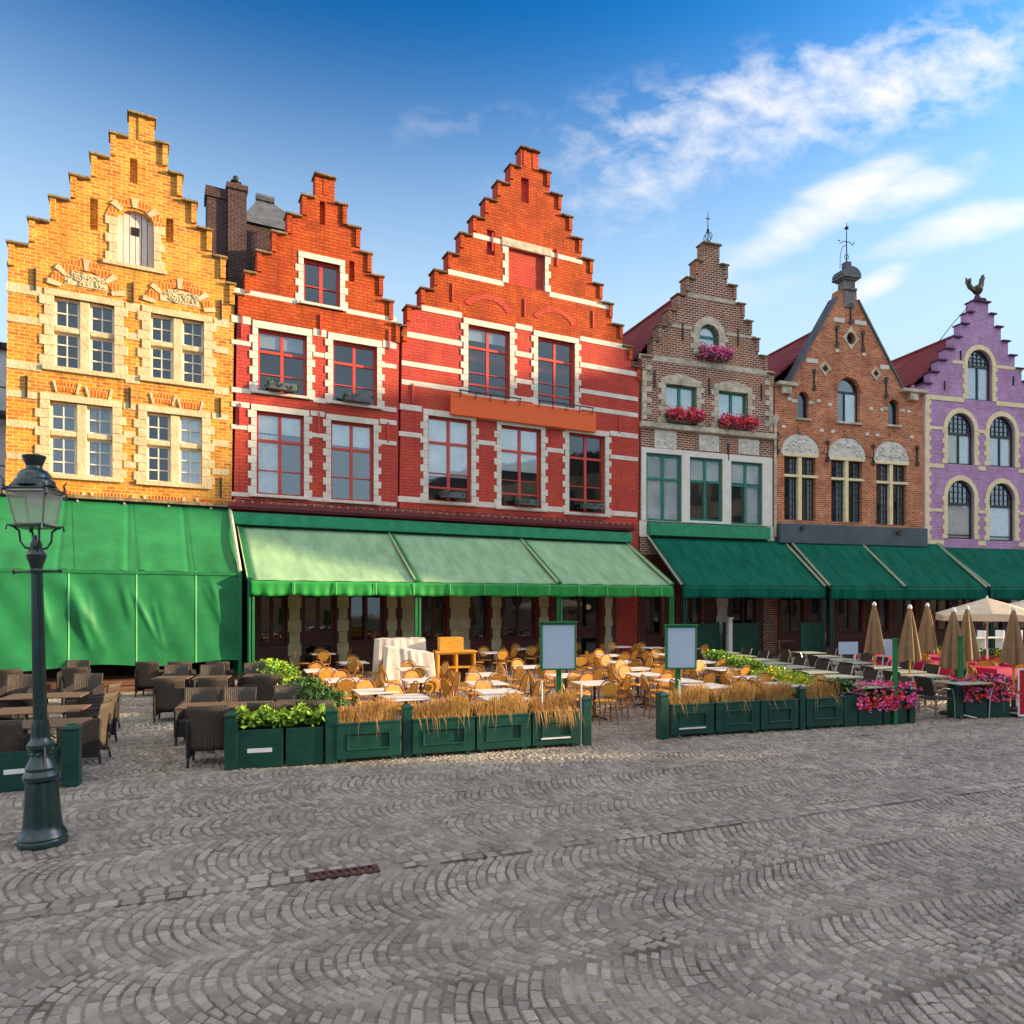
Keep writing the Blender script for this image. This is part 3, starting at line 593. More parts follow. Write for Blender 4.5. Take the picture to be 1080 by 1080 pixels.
u, z = UZ(2, 585, 343); arch_ring(mb, u, z-.15, .85, 1.1, H.y-.03, H.y+.05, 25, 155, 20, .75); mb.build('relieving_arch', M_R, H.root)
u, z = UZ(2, 515, 330); mb = MB(); arch_ring(mb, u, z-.15, .85, 1.1, H.y-.03, H.y+.05, 25, 155, 20, .75); mb.build('relieving_arch', M_R, H.root)
mb = MB(); z0, z1 = Z(2, 474, 438), Z(2, 474, 415.5); mb.box(U(2,473.5), U(2,626), H.y-.20, H.y-.06, z0, z1); mb.build('fascia_board', M_SIGNO, H.root, bevel=.01)
for (xa, xb, y) in ((481,546,413.5),(564,622,424)):
    mb = MB(); z_ = Z(2, xa, y); mb.tube([(U(2,xa), -.3, z_), (U(2,xb), -.3, z_)], .025, 6)
    for k in range(5): uu = U(2,xa)+(U(2,xb)-U(2,xa))*(k/4*.96+.02); mb.tube([(uu, -.3, z_), (uu, -.3, z_-.22), (uu, .02, z_-.24)], .018, 5)
    mb.build('window_rail', M_IRON, H.root)
shop(H, [(424,441,'pier'),(446,472,'win'),(475,494,'pier'),(497,517,'small'),(519,527,'pier'),(530,566,'win'),(569,577,'pier'),(592,634,'door'),(638,644,'pier'),(676,690,'small')][:-1])
H.front(pts, caps, M_R, M_CAPR, pier=M_RLIT, ph_=.5)
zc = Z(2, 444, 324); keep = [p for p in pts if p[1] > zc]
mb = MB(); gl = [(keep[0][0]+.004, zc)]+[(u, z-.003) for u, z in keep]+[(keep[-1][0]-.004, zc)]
mb.ph(gl, [rect(a)]+[h_ for h_ in H.holes if h_[0][1] > zc+.3 and len(h_) == 4 and h_[1][0]-h_[0][0] < .4], H.y-.012, H.y-.001); mb.build('sunlit_gable', M_RLIT, H.root)  # sunlight put into the upper gable colour of this house too
H.body(M_R, M_TILD, 9., Z(2,423,343)-.4, Z(2,558,172)-1.2, (U(2,420)+.1, U(2,672)-.1))
H2 = H
# ---- brown house -------------------------------------------------------------
H = House(3, 'gabled_house', 'dark brown brick house with crow-stepped gable, green window frames and three carved panels'); i = 3
pts, caps = steps(3, [(675.5,374.7),(686.7,358),(693,342),(703,325.8),(712.5,309.7),(722,292),(732,273.7),(740,255)],
   [(759.7,257.5),(767.7,280),(776.7,301.7),(785.3,321),(793,339),(800.5,357.5),(809,375.8),(816,394)], 674, 817)
a = W(3,737.5,758,341,373); H.window(a, M_FRG, [], [(.62, .1, 0, 1)], ft=.09, arch=True, pane=G_WIN2, back=[('curtain', 0, 1, 0, .95, M_BLIND)], sill=M_STG)
mb = MB(); q = grow(a, .28, b=.05, t=.34); mb.ph(archp(q), [archp((a[0], a[1], q[2]+.001, a[3]))] if False else [], H.y, H.y+.01) if False else None
mb = MB(); c = (a[0]+a[1])/2; rr = (a[1]-a[0])/2; arch_ring(mb, c, a[3]-rr, rr+.01, rr+.34, H.y-.035, H.y+.1, 0, 180, 24)
for k in range(5):
    e = .14 if k % 2 else 0; z0 = a[2]-.05+k*.235
    if z0 < a[3]-rr-.1: mb.box(a[0]-.32-e, a[0], H.y-.03, H.y+.1, z0, z0+.23); mb.box(a[1], a[1]+.32+e, H.y-.03, H.y+.1, z0, z0+.23)
mb.build('stone_surround', M_STG, H.root, bevel=.008); H.busy.append((a[0]-.4, a[1]+.4, a[2]-.1, a[3]+.3))
for (xa, xb, yt, yb) in ((702,734.5,404.5,446), (757.5,788.5,411.5,452)):
    a = W(3,xa,xb,yt,yb); H.surround(a, M_STG, .22, .0, .0, .16, .25)
    H.window(a, M_FRG, [(.5, .12, 0, 1)], [], ft=.09, pane=G_WIN2, back=[('curtain', 0, 1, 0, 1, M_BLIND)])
    c = (a[0]+a[1])/2; hw = (a[1]-a[0])/2+.24
    mb = MB(); mb.ph([(c-hw, a[3]+.001)]+[(c+hw, a[3]+.001)]+[(c+hw*(1-k/5), a[3]+.22+.24*math.sin(k/5*1.57)) for k in range(6)]+[(c-hw*k/5, a[3]+.22+.24*math.cos(k/5*1.57)) for k in range(1, 6)], [], H.y-.034, H.y+.1)
    mb.build('stone_hood', M_STG, H.root)
A3 = [W(3,681,718.5,477.5,549), W(3,727,761.5,482,549), W(3,770.5,803.5,486.5,553)]
zt = max(q[3] for q in A3)+.22; zb = min(q[2] for q in A3)-.02
mb = MB(); mb.ph(rect((U(3,676), U(3,814), zb, zt)), [rect(q) for q in A3], H.y-.05, H.y+.06); mb.build('window_bay_frame', M_STB, H.root, bevel=.015)
for k, q in enumerate(A3):
    H.window(q, M_FRG, [(.5, .13, 0, 1)], [(.63, .10, 0, 1)], ft=.10, pane=G_WIN2, y=.08, back=[[('curtain', 0, 1, 0, 1, M_BLIND)], [('blind', 0, 1, .62, 1, M_BLIND), ('drape', 0, .5, 0, .62, (M_CURD, -1)), ('drape', .5, 1, 0, .62, (M_CURD, 1))], [('blind', 0, 1, .66, 1, M_BLIND), ('curtain', .5, 1, 0, .66, M_CURT)]][k])
H.busy.append((U(3,676), U(3,814), zb, zt))
for k, (xa, xb, yt, yb) in enumerate(((690,713,453,472),(737,758,458,475),(778.5,800,462.5,478.5))): q = W(3,xa,xb,yt,yb); relief(H, *q, M_STL, 30+k)
zz = Z(3, 677, 447.5); mb = MB(); mb.box(U(3,674.5), U(3,817), H.y-.2, H.y+.05, zz-.14, zz+.10); mb.build('cornice', M_STG, H.root, bevel=.03)
for (x0, x1, y, t) in ((725,775,311,.15), (708,797,343,.15), (674,816,375.5,.22)): zz = Z(3, x0, y); H.band(zz-t/2, zz+t/2, U(3,x0), U(3,x1), M_STG)
for (xc, sg) in ((677, 1), (815, -1)):
    mb = MB(); z0 = Z(3, 677, 442)
    for k in range(13):
        e = .45 if k % 2 else .22; u = U(3, xc); zz = z0+k*.235
        if zz > Z(3, 677, 380): break
        mb.box(min(u, u+sg*e), max(u, u+sg*e), H.y-.03-.002*(k%2), H.y+.05, zz+.004, zz+.231)
    mb.build('corner_quoins', M_STG, H.root, bevel=.008)
for (x, y) in ((719.5,350),(778,356),(690,400),(747.5,408),(802.5,414),(767.5,477)): H.anchor(U(3,x), Z(3,x,y), .75)
mb = MB(); mb.box(U(3,682), U(3,808), H.y-.3, H.y, Z(3,682,565), Z(3,682,551)-.02); mb.build('fascia_board', M_FAS, H.root, bevel=.01)
mb = MB(); mb.box(U(3,674), U(3,681.5), H.y-.03, H.y+.04, Z(3,677,566), zb-.003); mb.box(U(3,808.5), U(3,816), H.y-.03, H.y+.04, Z(3,677,566), zb-.003); mb.build('stone_pier', M_STB, H.root)
shop(H, [(680,700,'win'),(720,742,'win'),(756,766,'pier'),(772,800,'win')], 3.6, M_STW)
H.front(pts, caps, M_BR, M_CAP, pier=M_BR, ph_=.55)
zE = Z(3,675.5,374.7)-.1; H.body(M_BR, M_TILE, 9., zE, zE+3.9, (U(3,671), U(3,816)), uc=U(3,744))
# finial
u, z = UZ(3, 749.5, 255); sp = MB(); sp.tube([(u, .2, z-.1), (u, .2, z+1.45)], [.035, .012], 6)
for k in range(4):
    q = k*math.pi/2+.4; sp.tube([(u, .2, z+.05)]+[(u+.22*math.cos(q)*math.sin(t*.8)*1.0, .2+.22*math.sin(q)*math.sin(t*.8), z+.05+t*.13) for t in range(1, 5)], .018, 5)
sp.lathe([(.0, 0), (.06, .03), (.06, .09), (0, .12)], 8, (u, .2, z+.55)); sp.box(u-.10, u+.10, .185, .215, z+1.1, z+1.14); sp.build('finial', M_IRON, H.root)
mb = MB(); u0 = U(3, 817.5); mb.tube([(u0-.08, -.1, Z(3,817,440)), (u0-.08, -.1, Z(3,817,566))], .06, 8); mb.lathe([(.06, -.3), (.17, 0), (.17, .12)], 8, (u0-.08, -.1, Z(3,817,442))); mb.build('downpipe', M_STG, H.root, smooth=40)
H3 = H
# ---- orange-brown brick house ------------------------------------------------
H = House(4, 'gabled_house', 'orange-brown brick house with straight gable, carved arch panels and lead-capped weather vane top'); i = 4
g = lambda x, y: UZ(4, x, y)
apx = U(4, 893.5)
pts = [g(817.5,575)[:1]+(0.,), g(817,406), g(833,404), g(883,314), g(884,306), g(903,306), g(903.5,317), g(951,410), g(973.5,417), (g(974,575)[0], 0.)]
a = W(4,883,906.5,397,444.5); H.window(a, M_FRD, [(.42, .07, 0, .7)], [(.68, .09, 0, 1)], ft=.07, arch=True, pane=G_WIN2, sill=M_STG, back=[('blind', .45, 1, 0, .68, M_BLIND)])
mb = MB(); c = (a[0]+a[1])/2; rr = (a[1]-a[0])/2; arch_ring(mb, c, a[3]-rr, rr, rr+.2, H.y-.04, H.y+.08); mb.build('brick_arch', M_B5, H.root)
for (xa, xb, yt, yb) in ((841,852.5,412.5,441), (936.5,947.5,421,448)):
    q = W(4,xa,xb,yt,yb); H.window(q, M_FRD, [], [], ft=.05, arch=True, sill=M_STG, back=[('blind', 0, 1, 0, 1, M_FRD)])
    mb = MB(); c = (q[0]+q[1])/2; rr = (q[1]-q[0])/2
    arch_ring(mb, c, q[3]-rr, rr, rr+.15, H.y-.03, H.y+.08); mb.build('brick_arch', M_B5, H.root)
    mb = MB(); mb.box(q[0]-.35, q[0]-.02, H.y-.03, H.y+.06, q[3]-rr-.25, q[3]-rr-.1); mb.box(q[1]+.02, q[1]+.35, H.y-.03, H.y+.06, q[3]-rr-.25, q[3]-rr-.1); mb.build('impost_stone', M_STG, H.root)
q = W(4,892.3,901.3,350,363); c = ((q[0]+q[1])/2, (q[2]+q[3])/2); ov = [(c[0]+(q[1]-q[0])/2*math.cos(t/16*6.2832), c[1]+(q[3]-q[2])/2*math.sin(t/16*6.2832)) for t in range(16)]
H.holes.append(ov); mb = MB(); dd = [(c[0]-.5, c[1]), (c[0]-.2, c[1]-.27), (c[0], c[1]-.55), (c[0]+.2, c[1]-.27), (c[0]+.5, c[1]), (c[0]+.2, c[1]+.27), (c[0], c[1]+.62), (c[0]-.2, c[1]+.27)]
mb.ph(dd, [ov], H.y-.04, H.y+.05); mb.build('oval_surround', M_STG, H.root); mb = MB(); mb.box(q[0], q[1], .2, .25, q[2], q[3]); mb.build('oval_window', M_FRD, H.root)
for (xa, xb, yt, yb) in ((863.5,876,380,396), (917.5,929,386,401)):
    q = W(4,xa,xb,yt,yb); c = ((q[0]+q[1])/2, (q[2]+q[3])/2); a_, b_ = (q[1]-q[0])/2, (q[3]-q[2])/2
    dm = lambda s_: [(c[0]-a_*s_, c[1]), (c[0], c[1]-b_*s_), (c[0]+a_*s_, c[1]), (c[0], c[1]+b_*s_)]
    H.holes.append(dm(.55)); mb = MB(); mb.ph(dm(1), [dm(.55)], H.y-.04, H.y+.05); mb.build('diamond_surround', M_STG, H.root); mb = MB(); mb.box(c[0]-a_*.6, c[0]+a_*.6, .2, .25, c[1]-b_*.6, c[1]+b_*.6); mb.build('diamond_window', M_FRD, H.root)
for k, ((xa, xb, yt, yb), (ta, tb, ty)) in enumerate((((827,860,481,548),(826,866,455)), ((876.5,909,485,550),(875,914,459)), ((924,955.5,489,553),(923,960,462.5)))):
    a = W(4,xa,xb,yt,yb); u0, u1, z0, z1 = a; H.holes.append(rect(a)); c = (u0+u1)/2; tr = z0+(z1-z0)*.70
    mb = MB(); mb.box(c-.10, c+.10, H.y-.01, H.y+.2, z0, z1); mb.box(u0, c-.1, H.y-.005, H.y+.2, tr-.06, tr+.06); mb.box(c+.1, u1+.14, H.y-.005, H.y+.2, tr-.06, tr+.06)
    mb.box(u0-.12, u1+.12, H.y-.05, H.y+.1, z1, z1+.14); cr = mb.build('window_cross', M_STC, H.root, bevel=.01)
    for j, (pa, pb) in enumerate(((u0, c-.1), (c+.1, u1))):
        for (za, zb_, nr) in ((z0, tr-.06, 6), (tr+.06, z1, 3)):
            q = (pa, pb, za, zb_); H.window(q, M_LEAD, [(x_/4, .016, 0, 1) for x_ in (1, 2, 3)], [(y_/nr, .016, 0, 1) for y_ in range(1, nr)], ft=.06, y=.15, hole=False, part='casement', pane=G_WIN2 if (k == 0 and j == 1) else G_WIN, back=[('curtain', .62 if j else .5, 1, 0, 1, M_CURT)])
    ct, rt = c, (U(4,tb)-U(4,ta))/2; zt_ = Z(4, ta, ty)-.05; relief(H, ct-rt, ct+rt, z1+.142, zt_, M_STL, 50+k, arch=True, name='carved_tympanum')
    mb = MB(); hh = zt_-(z1+.142); arch_ring(mb, ct, z1+.20, rt+.01, rt+.26, H.y-.05, H.y+.05, 4, 176, 24, (hh-.06)/rt); mb.box(ct-.14, ct+.14, H.y-.09, H.y, zt_-.02, zt_+.4); mb.build('brick_arch', M_B5, H.root)
for (x, y) in ((858,401),(934,409),(819,468),(872,476),(920,480),(966.5,481),(882,355),(909.5,360),(896.5,331)): H.anchor(U(4,x), Z(4,x,y), .85, True)
for (x, y) in ((832,421),(863,423),(875,427),(918,431),(930,432),(958,434),(826,450),(866,454),(878,455),(914,458),(925,459),(961,461),(882.5,370),(911,374)):
    u, z = g(x, y); mb = MB(); mb.box(u-.1, u+.1, H.y-.03, H.y+.03, z-.07, z+.07); mb.build('stone_block', M_STL, H.root)
for (x0, x1, y) in ((879,890,337),(901,913,340),(850,862,380),(928,937,387)): u, z = g(x0, y); mb = MB(); mb.box(u, U(4,x1), H.y-.03, H.y+.03, z-.1, z+.1); mb.build('stone_block', M_STL, H.root)
mb = MB(); mb.box(U(4,818), U(4,972), H.y-.35, H.y, Z(4,818,573), Z(4,818,552.5)); mb.build('fascia_board', M_FASB, H.root, bevel=.015)
mb = MB()
for (x, y) in ((840,557.5),(941,562)): u, z = g(x, y); mb.lathe([(.05, 0), (.12, .05), (.12, .12)], 10, M=Matrix.Translation((u, H.y-.36, z)) @ Matrix.Rotation(R(100), 4, 'X'))
mb.build('fascia_spotlight', M_COP, H.root)
for (x0, x1) in ((817.5,838), (948,974)): mb = MB(); u, z = g(x0, 406 if x0 < 900 else 413); mb.box(u, U(4,x1), H.y-.3, H.y+.1, z-.05, z+.12); c_ = (u+U(4,x1))/2; mb.box(c_-.25, c_+.25, H.y-.2, H.y, z-.4, z-.05); mb.build('eave_cornice', M_STG, H.root, bevel=.02)
# cement verge on the gable slopes
for (p, q) in ((g(833,404), g(883,314)), (g(951,410), g(903.5,317))):
    mb = MB(); d_ = Vector((q[0]-p[0], 0, q[1]-p[1])).normalized(); n_ = Vector((-d_.z, 0, d_.x)); n_ = n_ if n_.z > 0 else -n_
    P, Q = Vector((p[0], 0, p[1])), Vector((q[0], 0, q[1])); s1 = [P, Q, Q+n_*.09, P+n_*.09]
    mb.add([(v.x, H.y-.07, v.z) for v in s1]+[(v.x, .5, v.z) for v in s1], [(0,1,2,3),(7,6,5,4),(0,4,5,1),(1,5,6,2),(2,6,7,3),(3,7,4,0)]); mb.build('gable_verge', M_SLATE, H.root)
u, z = g(895, 306)
cp = MB(); zc0 = g(895,317)[1]
for (hw, z0, z1) in ((.30, -.55, .25), (.38, .25, .36), (.31, .36, .72), (.40, .72, .80), (.50, .80, .92)): cp.box(u-hw, u+hw, -.08-(hw-.3), .36+(hw-.3), zc0+.2+z0, zc0+.2+z1)
cp.build('pinnacle', M_PIN, H.root, bevel=.02)
cp = MB(); arch_ring(cp, u, zc0+1.12, .0+.001, .52, -.24, .5, 1, 179, 20, .8); cp.box(u-.15, u+.15, -.02, .28, zc0+1.58, zc0+1.85); cp.build('lead_cap', M_SLATE, H.root)
fv = MB(); zt = zc0+1.85; fv.tube([(u, .13, zt-.1), (u, .13, zt+1.9)], [.035, .015], 6)
for sg in (-1, 1): fv.tube([(u, .13, zt+.95)]+[(u+sg*.1*t, .13, zt+.95+.07*math.sin(t*1.3)) for t in range(1, 5)], .018, 5); fv.lathe([(0, -.04), (.05, 0), (0, .04)], 6, (u+sg*.42, .13, zt+1.0))
fv.lathe([(0, -.09), (.09, -.04), (.09, .04), (0, .09)], 8, (u, .13, zt+1.65)); fv.tube([(u-.38, .13, zt-.35), (u-.36, .13, zt+.35), (u-.25, .13, zt+.7), (u, .13, zt+.85)], .015, 5)
fv.tube([(u+.12*math.cos(t), .13, zt+.28+.12*math.sin(t)) for t in [k*.785 for k in range(8)]], .015, 5, closed=True); fv.build('weather_vane', M_IRON, H.root)
shop(H, [(824,850,'win'),(856,878,'door'),(884,912,'win'),(918,940,'win'),(946,968,'win')], 3.7)
H.front([(a_, b_) for a_, b_ in pts], None, M_B5, None)
zE = Z(4,817,406)+.1; H.body(M_B5, M_TILE, 7.5, zE, Z(4,893,328)-.2, (U(4,812), U(4,974)), uc=apx)
mb = MB(); 
for (dx, dz, h_) in ((0, 0, 1.9), (.55, 0, 1.5)): mb.lathe([(.16, 0), (.14, h_)], 10, (U(4,931)+.4-dx, 3.0, Z(4,925,385)+dz))
mb.box(U(4,931)-.4, U(4,931)+.7, 2.7, 3.3, Z(4,925,400)-.5, Z(4,925,385)+.05); mb.build('chimney', M_CH, H.root)
H4 = H
# ---- violet house ------------------------------------------------------------
H = House(5, 'gabled_house', 'violet painted brick house with crow-stepped gable, cream arched windows and rooster, rightmost'); i = 5
pts, caps = steps(5, [(972.4,403.6),(980.3,391.5),(988.3,379),(996.4,367),(1004.3,354.5),(1012.2,340.7),(1019.6,328.5),(1025,316.5)],
   [(1042.8,317.8),(1049,331.4),(1056.1,345),(1063.6,360),(1070.6,375),(1077.9,389),(1085.4,402.5),(1097,416)], 974.3, 1097)
for k, (xa, xb, yt, yb) in enumerate(((1020,1046,367.5,421), (999,1027,434.5,489), (1043,1070,438,491.5), (999,1027,506,568), (1043,1070,509,570))):
    a = W(5,xa,xb,yt,yb); c = (a[0]+a[1])/2; rr = (a[1]-a[0])/2
    tp = .6 if k else .68
    bk = [('curtain', .0, 1, 0, tp+.02, M_CURT)] if k != 1 else [('curtain', .5, 1, 0, tp+.02, M_CURT), ('blind', 0, .48, 0, tp, M_STY)]
    H.window(a, M_FRD, ([(.5, .09, 0, tp)] if k < 3 else [])+[(j/6, .025, tp, .99 if 1 < j < 5 else .86) for j in range(1, 6)], [(tp, .13, 0, 1)]+[(tp+(1-tp)*j/4, .025, .04*j*j*.6, 1-.04*j*j*.6) for j in (1, 2, 3)]+([(.07, .06, 0, 1)] if k > 2 else []), ft=.08, arch=True, pane=G_WIN2, back=bk, y=.14)
    mb = MB(); arch_ring(mb, c, a[3]-rr, rr, rr+.24, H.y-.035, H.y+.08, 0, 180, 24)
    n_ = int((a[3]-rr-a[2])/.22); hh = (a[3]-rr-a[2])/n_
    for j in range(n_):
        e = .10 if j % 2 == 0 else 0; z0 = a[2]+j*hh; mb.box(a[0]-.22-e, a[0], H.y-.03-.002*(j%2), H.y+.08, z0+.002, z0+hh-.002); mb.box(a[1], a[1]+.22+e, H.y-.03-.002*(j%2), H.y+.08, z0+.002, z0+hh-.002)
    mb.build('arched_surround', M_STC, H.root, bevel=.008); H.busy.append((a[0]-.25, a[1]+.25, a[2]-.1, a[3]+.24))
for (x0, x1, y, t) in ((1004,1078,381.5,.16), (976,1096,418.5,.22), (976,1096,450.5,.15), (976,1096,490.5,.2), (976,1096,537.5,.15), (975,1096,571.5,.22)): zz = Z(5,x0,y); H.band(zz-t/2, zz+t/2, U(5,x0), U(5,x1), M_STC, .03)
mb = MB(); z = Z(5,976,573); k = 0
while z < Z(5,976,420): e = .36 if k % 2 else .25; mb.box(U(5,975), U(5,975)+e, H.y-.04-.002*(k%2), H.y+.05, z, z+.215); z += .22; k += 1
mb.build('corner_quoins', M_STC, H.root)
for (x, y) in ((995.5,407),(1068,402),(1012.5,375)): H.anchor(U(5,x), Z(5,x,y), .45)
shop(H, [(980,1004,'win'),(1010,1030,'door'),(1036,1060,'win'),(1066,1090,'win')], 3.7)
H.front(pts, caps, M_P, M_CAPW, capw=.15)
zE = Z(5,972.4,403)+.0; H.body(M_P, M_TILE, 9., zE, Z(5,1034,342)-.1, (U(5,968), U(5,1097)), uc=U(5,1033))
u, z = UZ(5, 1034, 316)
cp = MB(); cp.lathe([(.34, -.12), (.40, 0), (.16, .12), (.1, .3)], 12, (u, .18, z)); cp.build('pedestal', M_CAPW, H.root)
# gilded rooster: a body with thickness, arched tail and comb
rp = [(-.45,.35),(-.62,.55),(-.66,.85),(-.55,1.0),(-.5,.85),(-.52,.66),(-.36,.52),(-.1,.5),(.08,.62),(.2,.85),(.24,1.05),(.34,1.2),(.40,1.32),(.44,1.16),(.5,1.12),(.46,1.0),(.42,.9),(.40,.66),(.28,.4),(.08,.26),(-.15,.2)]
rs = MB(); sc = .88; rs.ph([(u+p*sc, z+.22+q*sc) for p, q in rp], [], .10, .26); rs.tube([(u, .18, z+.1), (u, .18, z+.5)], .03, 6)
for q in range(3): rs.tube([(u-.40-.06*q, .18, z+.55), (u-.62-.05*q, .18, z+.75+.05*q), (u-.58-.07*q, .18, z+1.05+.04*q)], [.05, .04, .02], 6)
rs.lathe([(.0, -.2), (.2, -.12), (.26, 0), (.2, .14), (0, .24)], 10, M=Matrix.Translation((u+.02, .18, z+.56)) @ Matrix.Rotation(R(70), 4, 'Y'))
rs.build('rooster', M_COP, H.root, smooth=40, bevel=.03)
H5 = H
mb = MB(); mb.tube([(u-.3, .2, z-.1), (u-1.0, .6, z-1.0), (u-1.5, 1.2, z-2.0)], .02, 5); mb.build('stay_wire', M_IRON, H.root)

# shared dark room behind the windows of each house
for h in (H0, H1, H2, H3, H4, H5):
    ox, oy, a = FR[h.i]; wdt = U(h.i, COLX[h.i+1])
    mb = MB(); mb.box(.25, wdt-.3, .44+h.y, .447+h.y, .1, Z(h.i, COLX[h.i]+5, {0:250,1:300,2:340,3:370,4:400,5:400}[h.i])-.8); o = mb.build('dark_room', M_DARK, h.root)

# window boxes: flowers on the brown house, grey troughs on the red houses
for (xa, xb, y, cols, lab, sd_) in ((735,767,378.5,(M_FLM,M_FLP),'window box of magenta flowers under the arched attic window of the brown house',1),
      (700,738,443,(M_FLR,M_FLR,M_FLP),'window box of red and pink flowers under the left upper window of the brown house',2), (756,793,450.5,(M_FLR,M_FLR,M_FLP),'window box of red and pink flowers under the right upper window of the brown house',3)):
    u0, u1 = U(3,xa), U(3,xb); o = flowerbox(H3, u0, u1, Z(3,(xa+xb)/2,y), cols, sd_, h=.44, n=420); tag(o, lab, 'window box', 'flower boxes on the brown house')
for (h, xa, xb, y, lab, sd_) in ((H1,281,313,413,'grey trough on the upper left windowsill of the small red house',4), (H1,360,391,425,'grey trough on the upper right windowsill of the small red house',5),
      (H2,462,488,525.5,'grey trough with sparse twigs on the first lower windowsill of the large red house',6), (H2,541,565,533,'grey trough with sparse twigs on the middle lower windowsill of the large red house',7), (H2,610,633,537,'grey trough on the third lower windowsill of the large red house',8)):
    u0, u1 = U(h.i,xa), U(h.i,xb); o = flowerbox(h, u0, u1, Z(h.i,(xa+xb)/2,y), (), sd_, h=.22, n=90); tag(o, lab, 'planter', 'troughs on the red houses')
    for c_ in o.children:
        if c_.name.startswith('trough'): c_.data.materials[0] = M_SLATE

# chimneys and roof seen between the yellow and the first red gable
ox, oy, a = FR[1]
def worldrow(name, label, cat): return empty(name, (ox, oy, 0), a, label, cat)
t = worldrow('chimney_stack', 'sooty twin chimney stack rising between the yellow and the small red house', 'chimney')
def UZd(x, y, dpt):                                    # a point dpt metres behind the facade line of the first red house
    X0, Y0 = ox-dpt*math.sin(a), oy+dpt*math.cos(a); u = ray_line(x, X0, Y0, a); return (u, CH+(HY-y)*(Y0+u*math.sin(a))/FPX)
dp = 3.0
ua, zt = UZd(218.5, 206, dp); ub, _ = UZd(242, 206, dp); mb = MB(); mb.box(ua, ub-.01, dp, dp+.8, 6, zt); mb.box(ua-.05, ub-.01, dp-.05, dp+.85, zt, zt+.35); mb.build('short_flue', M_CH, t)
ua, zt = UZd(240, 200, dp); ub, _ = UZd(259.5, 200, dp); mb = MB(); mb.box(ua, ub, dp-.15, dp+.75, 6, zt); mb.box(ua-.05, ub+.05, dp-.2, dp+.8, zt, zt+.2); mb.build('tall_flue', M_CH, t)
mb = MB(); mb.lathe([(.16, 0), (.14, .25), (.19, .27), (.19, .33), (.12, .35), (.1, .5)], 12, ((ua+ub)/2, dp+.3, zt+.2)); mb.build('chimney_pot', M_IRON, t, smooth=40)
t = worldrow('rear_house', 'dark slate hipped roof with soot-stained wall, behind the stepped gable of the small red house', 'house')
dp = 4.5; u0, z0 = UZd(255, 247, dp); u1, _ = UZd(306, 247, dp); ut, zt = UZd(284, 222, dp); zt += 1.1; z0 += .6
mb = MB(); mb.box(u0, u1+1, dp, dp+4, 6, z0-.1); mb.build('wall', M_CH, t)
mb = MB(); um0, um1 = ut-.25, ut+.25; mb.add([(u0-.1,dp-.1,z0-.1),(u1+1.2,dp-.1,z0-.1),(u1+1.2,dp+4,z0-.1),(u0-.1,dp+4,z0-.1),(um0,dp+1.2,zt-.1),(um1,dp+1.2,zt-.1),(um1,dp+3,zt-.1),(um0,dp+3,zt-.1)], [(0,1,5,4),(1,2,6,5),(2,3,7,6),(3,0,4,7),(4,5,6,7)]); mb.tube([(um0-.1,dp+1.15,zt-.08),(um1+.1,dp+1.15,zt-.08)], .16, 8); mb.build('roof', M_SLATE, t)

# sliver of a pale block at the far left
t = empty('pale_house', (-24, 27, 0), R(28), 'pale plaster block with balcony railings at the far left edge', 'house')
mb = MB(); mb.box(-8, 6.6, 0, 6, 0, 12.6); mb.build('wall', M_PLAS, t)
for k in range(3):
    mb = MB(); zz = 3.6+k*3.1; mb.box(-8, 6.4, -.9, 0, zz, zz+.15)
    for j in range(48): mb.box(-7.9+j*.3, -7.87+j*.3, -.88, -.85, zz+.15, zz+1.05)
    mb.box(-8, 6.4, -.9, -.84, zz+1.05, zz+1.1); mb.build('balcony', M_IRON, t)
    for j in range(5): mb = MB(); mb.box(-6+j*2.6, -4.6+j*2.6, -.03, 0.05, zz+.3, zz+2.4); mb.build('window', M_FRD, t)
mb = MB(); mb.box(-8.2, 6.8, -.2, 6.2, 12.6, 12.85); mb.build('roof', M_TILD, t)

# unseen blocks added to shade the square from the right, and a rear row
def hall(name, x0, x1, y0, y1, h, roof, label, gable=0):
    t = empty(name, (x0, y0, 0), 0, label, 'building')
    mb = MB(); mb.box(0, x1-x0, 0, y1-y0, 0, h); mb.build('wall', M_HALL, t)
    mb = MB(); w_, d_ = x1-x0, y1-y0
    if roof: mb.add([(0,0,h),(w_,0,h),(w_,d_,h),(0,d_,h),(w_/2,d_*.15+.3,h+roof),(w_/2,d_*.85-.3,h+roof)], [(0,1,4),(1,2,5,4),(2,3,5),(3,0,4,5)])
    else: mb.box(.2, w_-.2, .2, d_-.2, h, h+.5)
    mb.build('roof', M_TILD, t)
    nz = int(h/4)
    for k in range(nz):
        for j in range(int(d_/2.6)): mb = MB(); mb.box(-.05, .02, .9+j*2.6, 2.1+j*2.6, 1.2+k*4, 3.4+k*4); mb.build('window', M_FRD, t)
hall('unseen_block', 62, 74, 30.3, 36.0, 25.5, 0, 'unseen brick block added on the right to shade the red fronts')
hall('shade_tower', 63, 74, 36.3, 62, 34, 0, 'unseen brick tower added on the right to shade the right-hand houses')
hall('unseen_block', 48, 60, -30, 15.4, 17, 4, 'unseen long brick block added on the right to shade the cobbles')
hall('unseen_block', 48, 58, 15.6, 19.6, 10.9, 0, 'unseen low brick block added to trim the sunlight on the planters')
hall('unseen_block', -20, 44, -44, -34, 8, 2.5, 'row of brick houses on the side of the square behind the viewer')

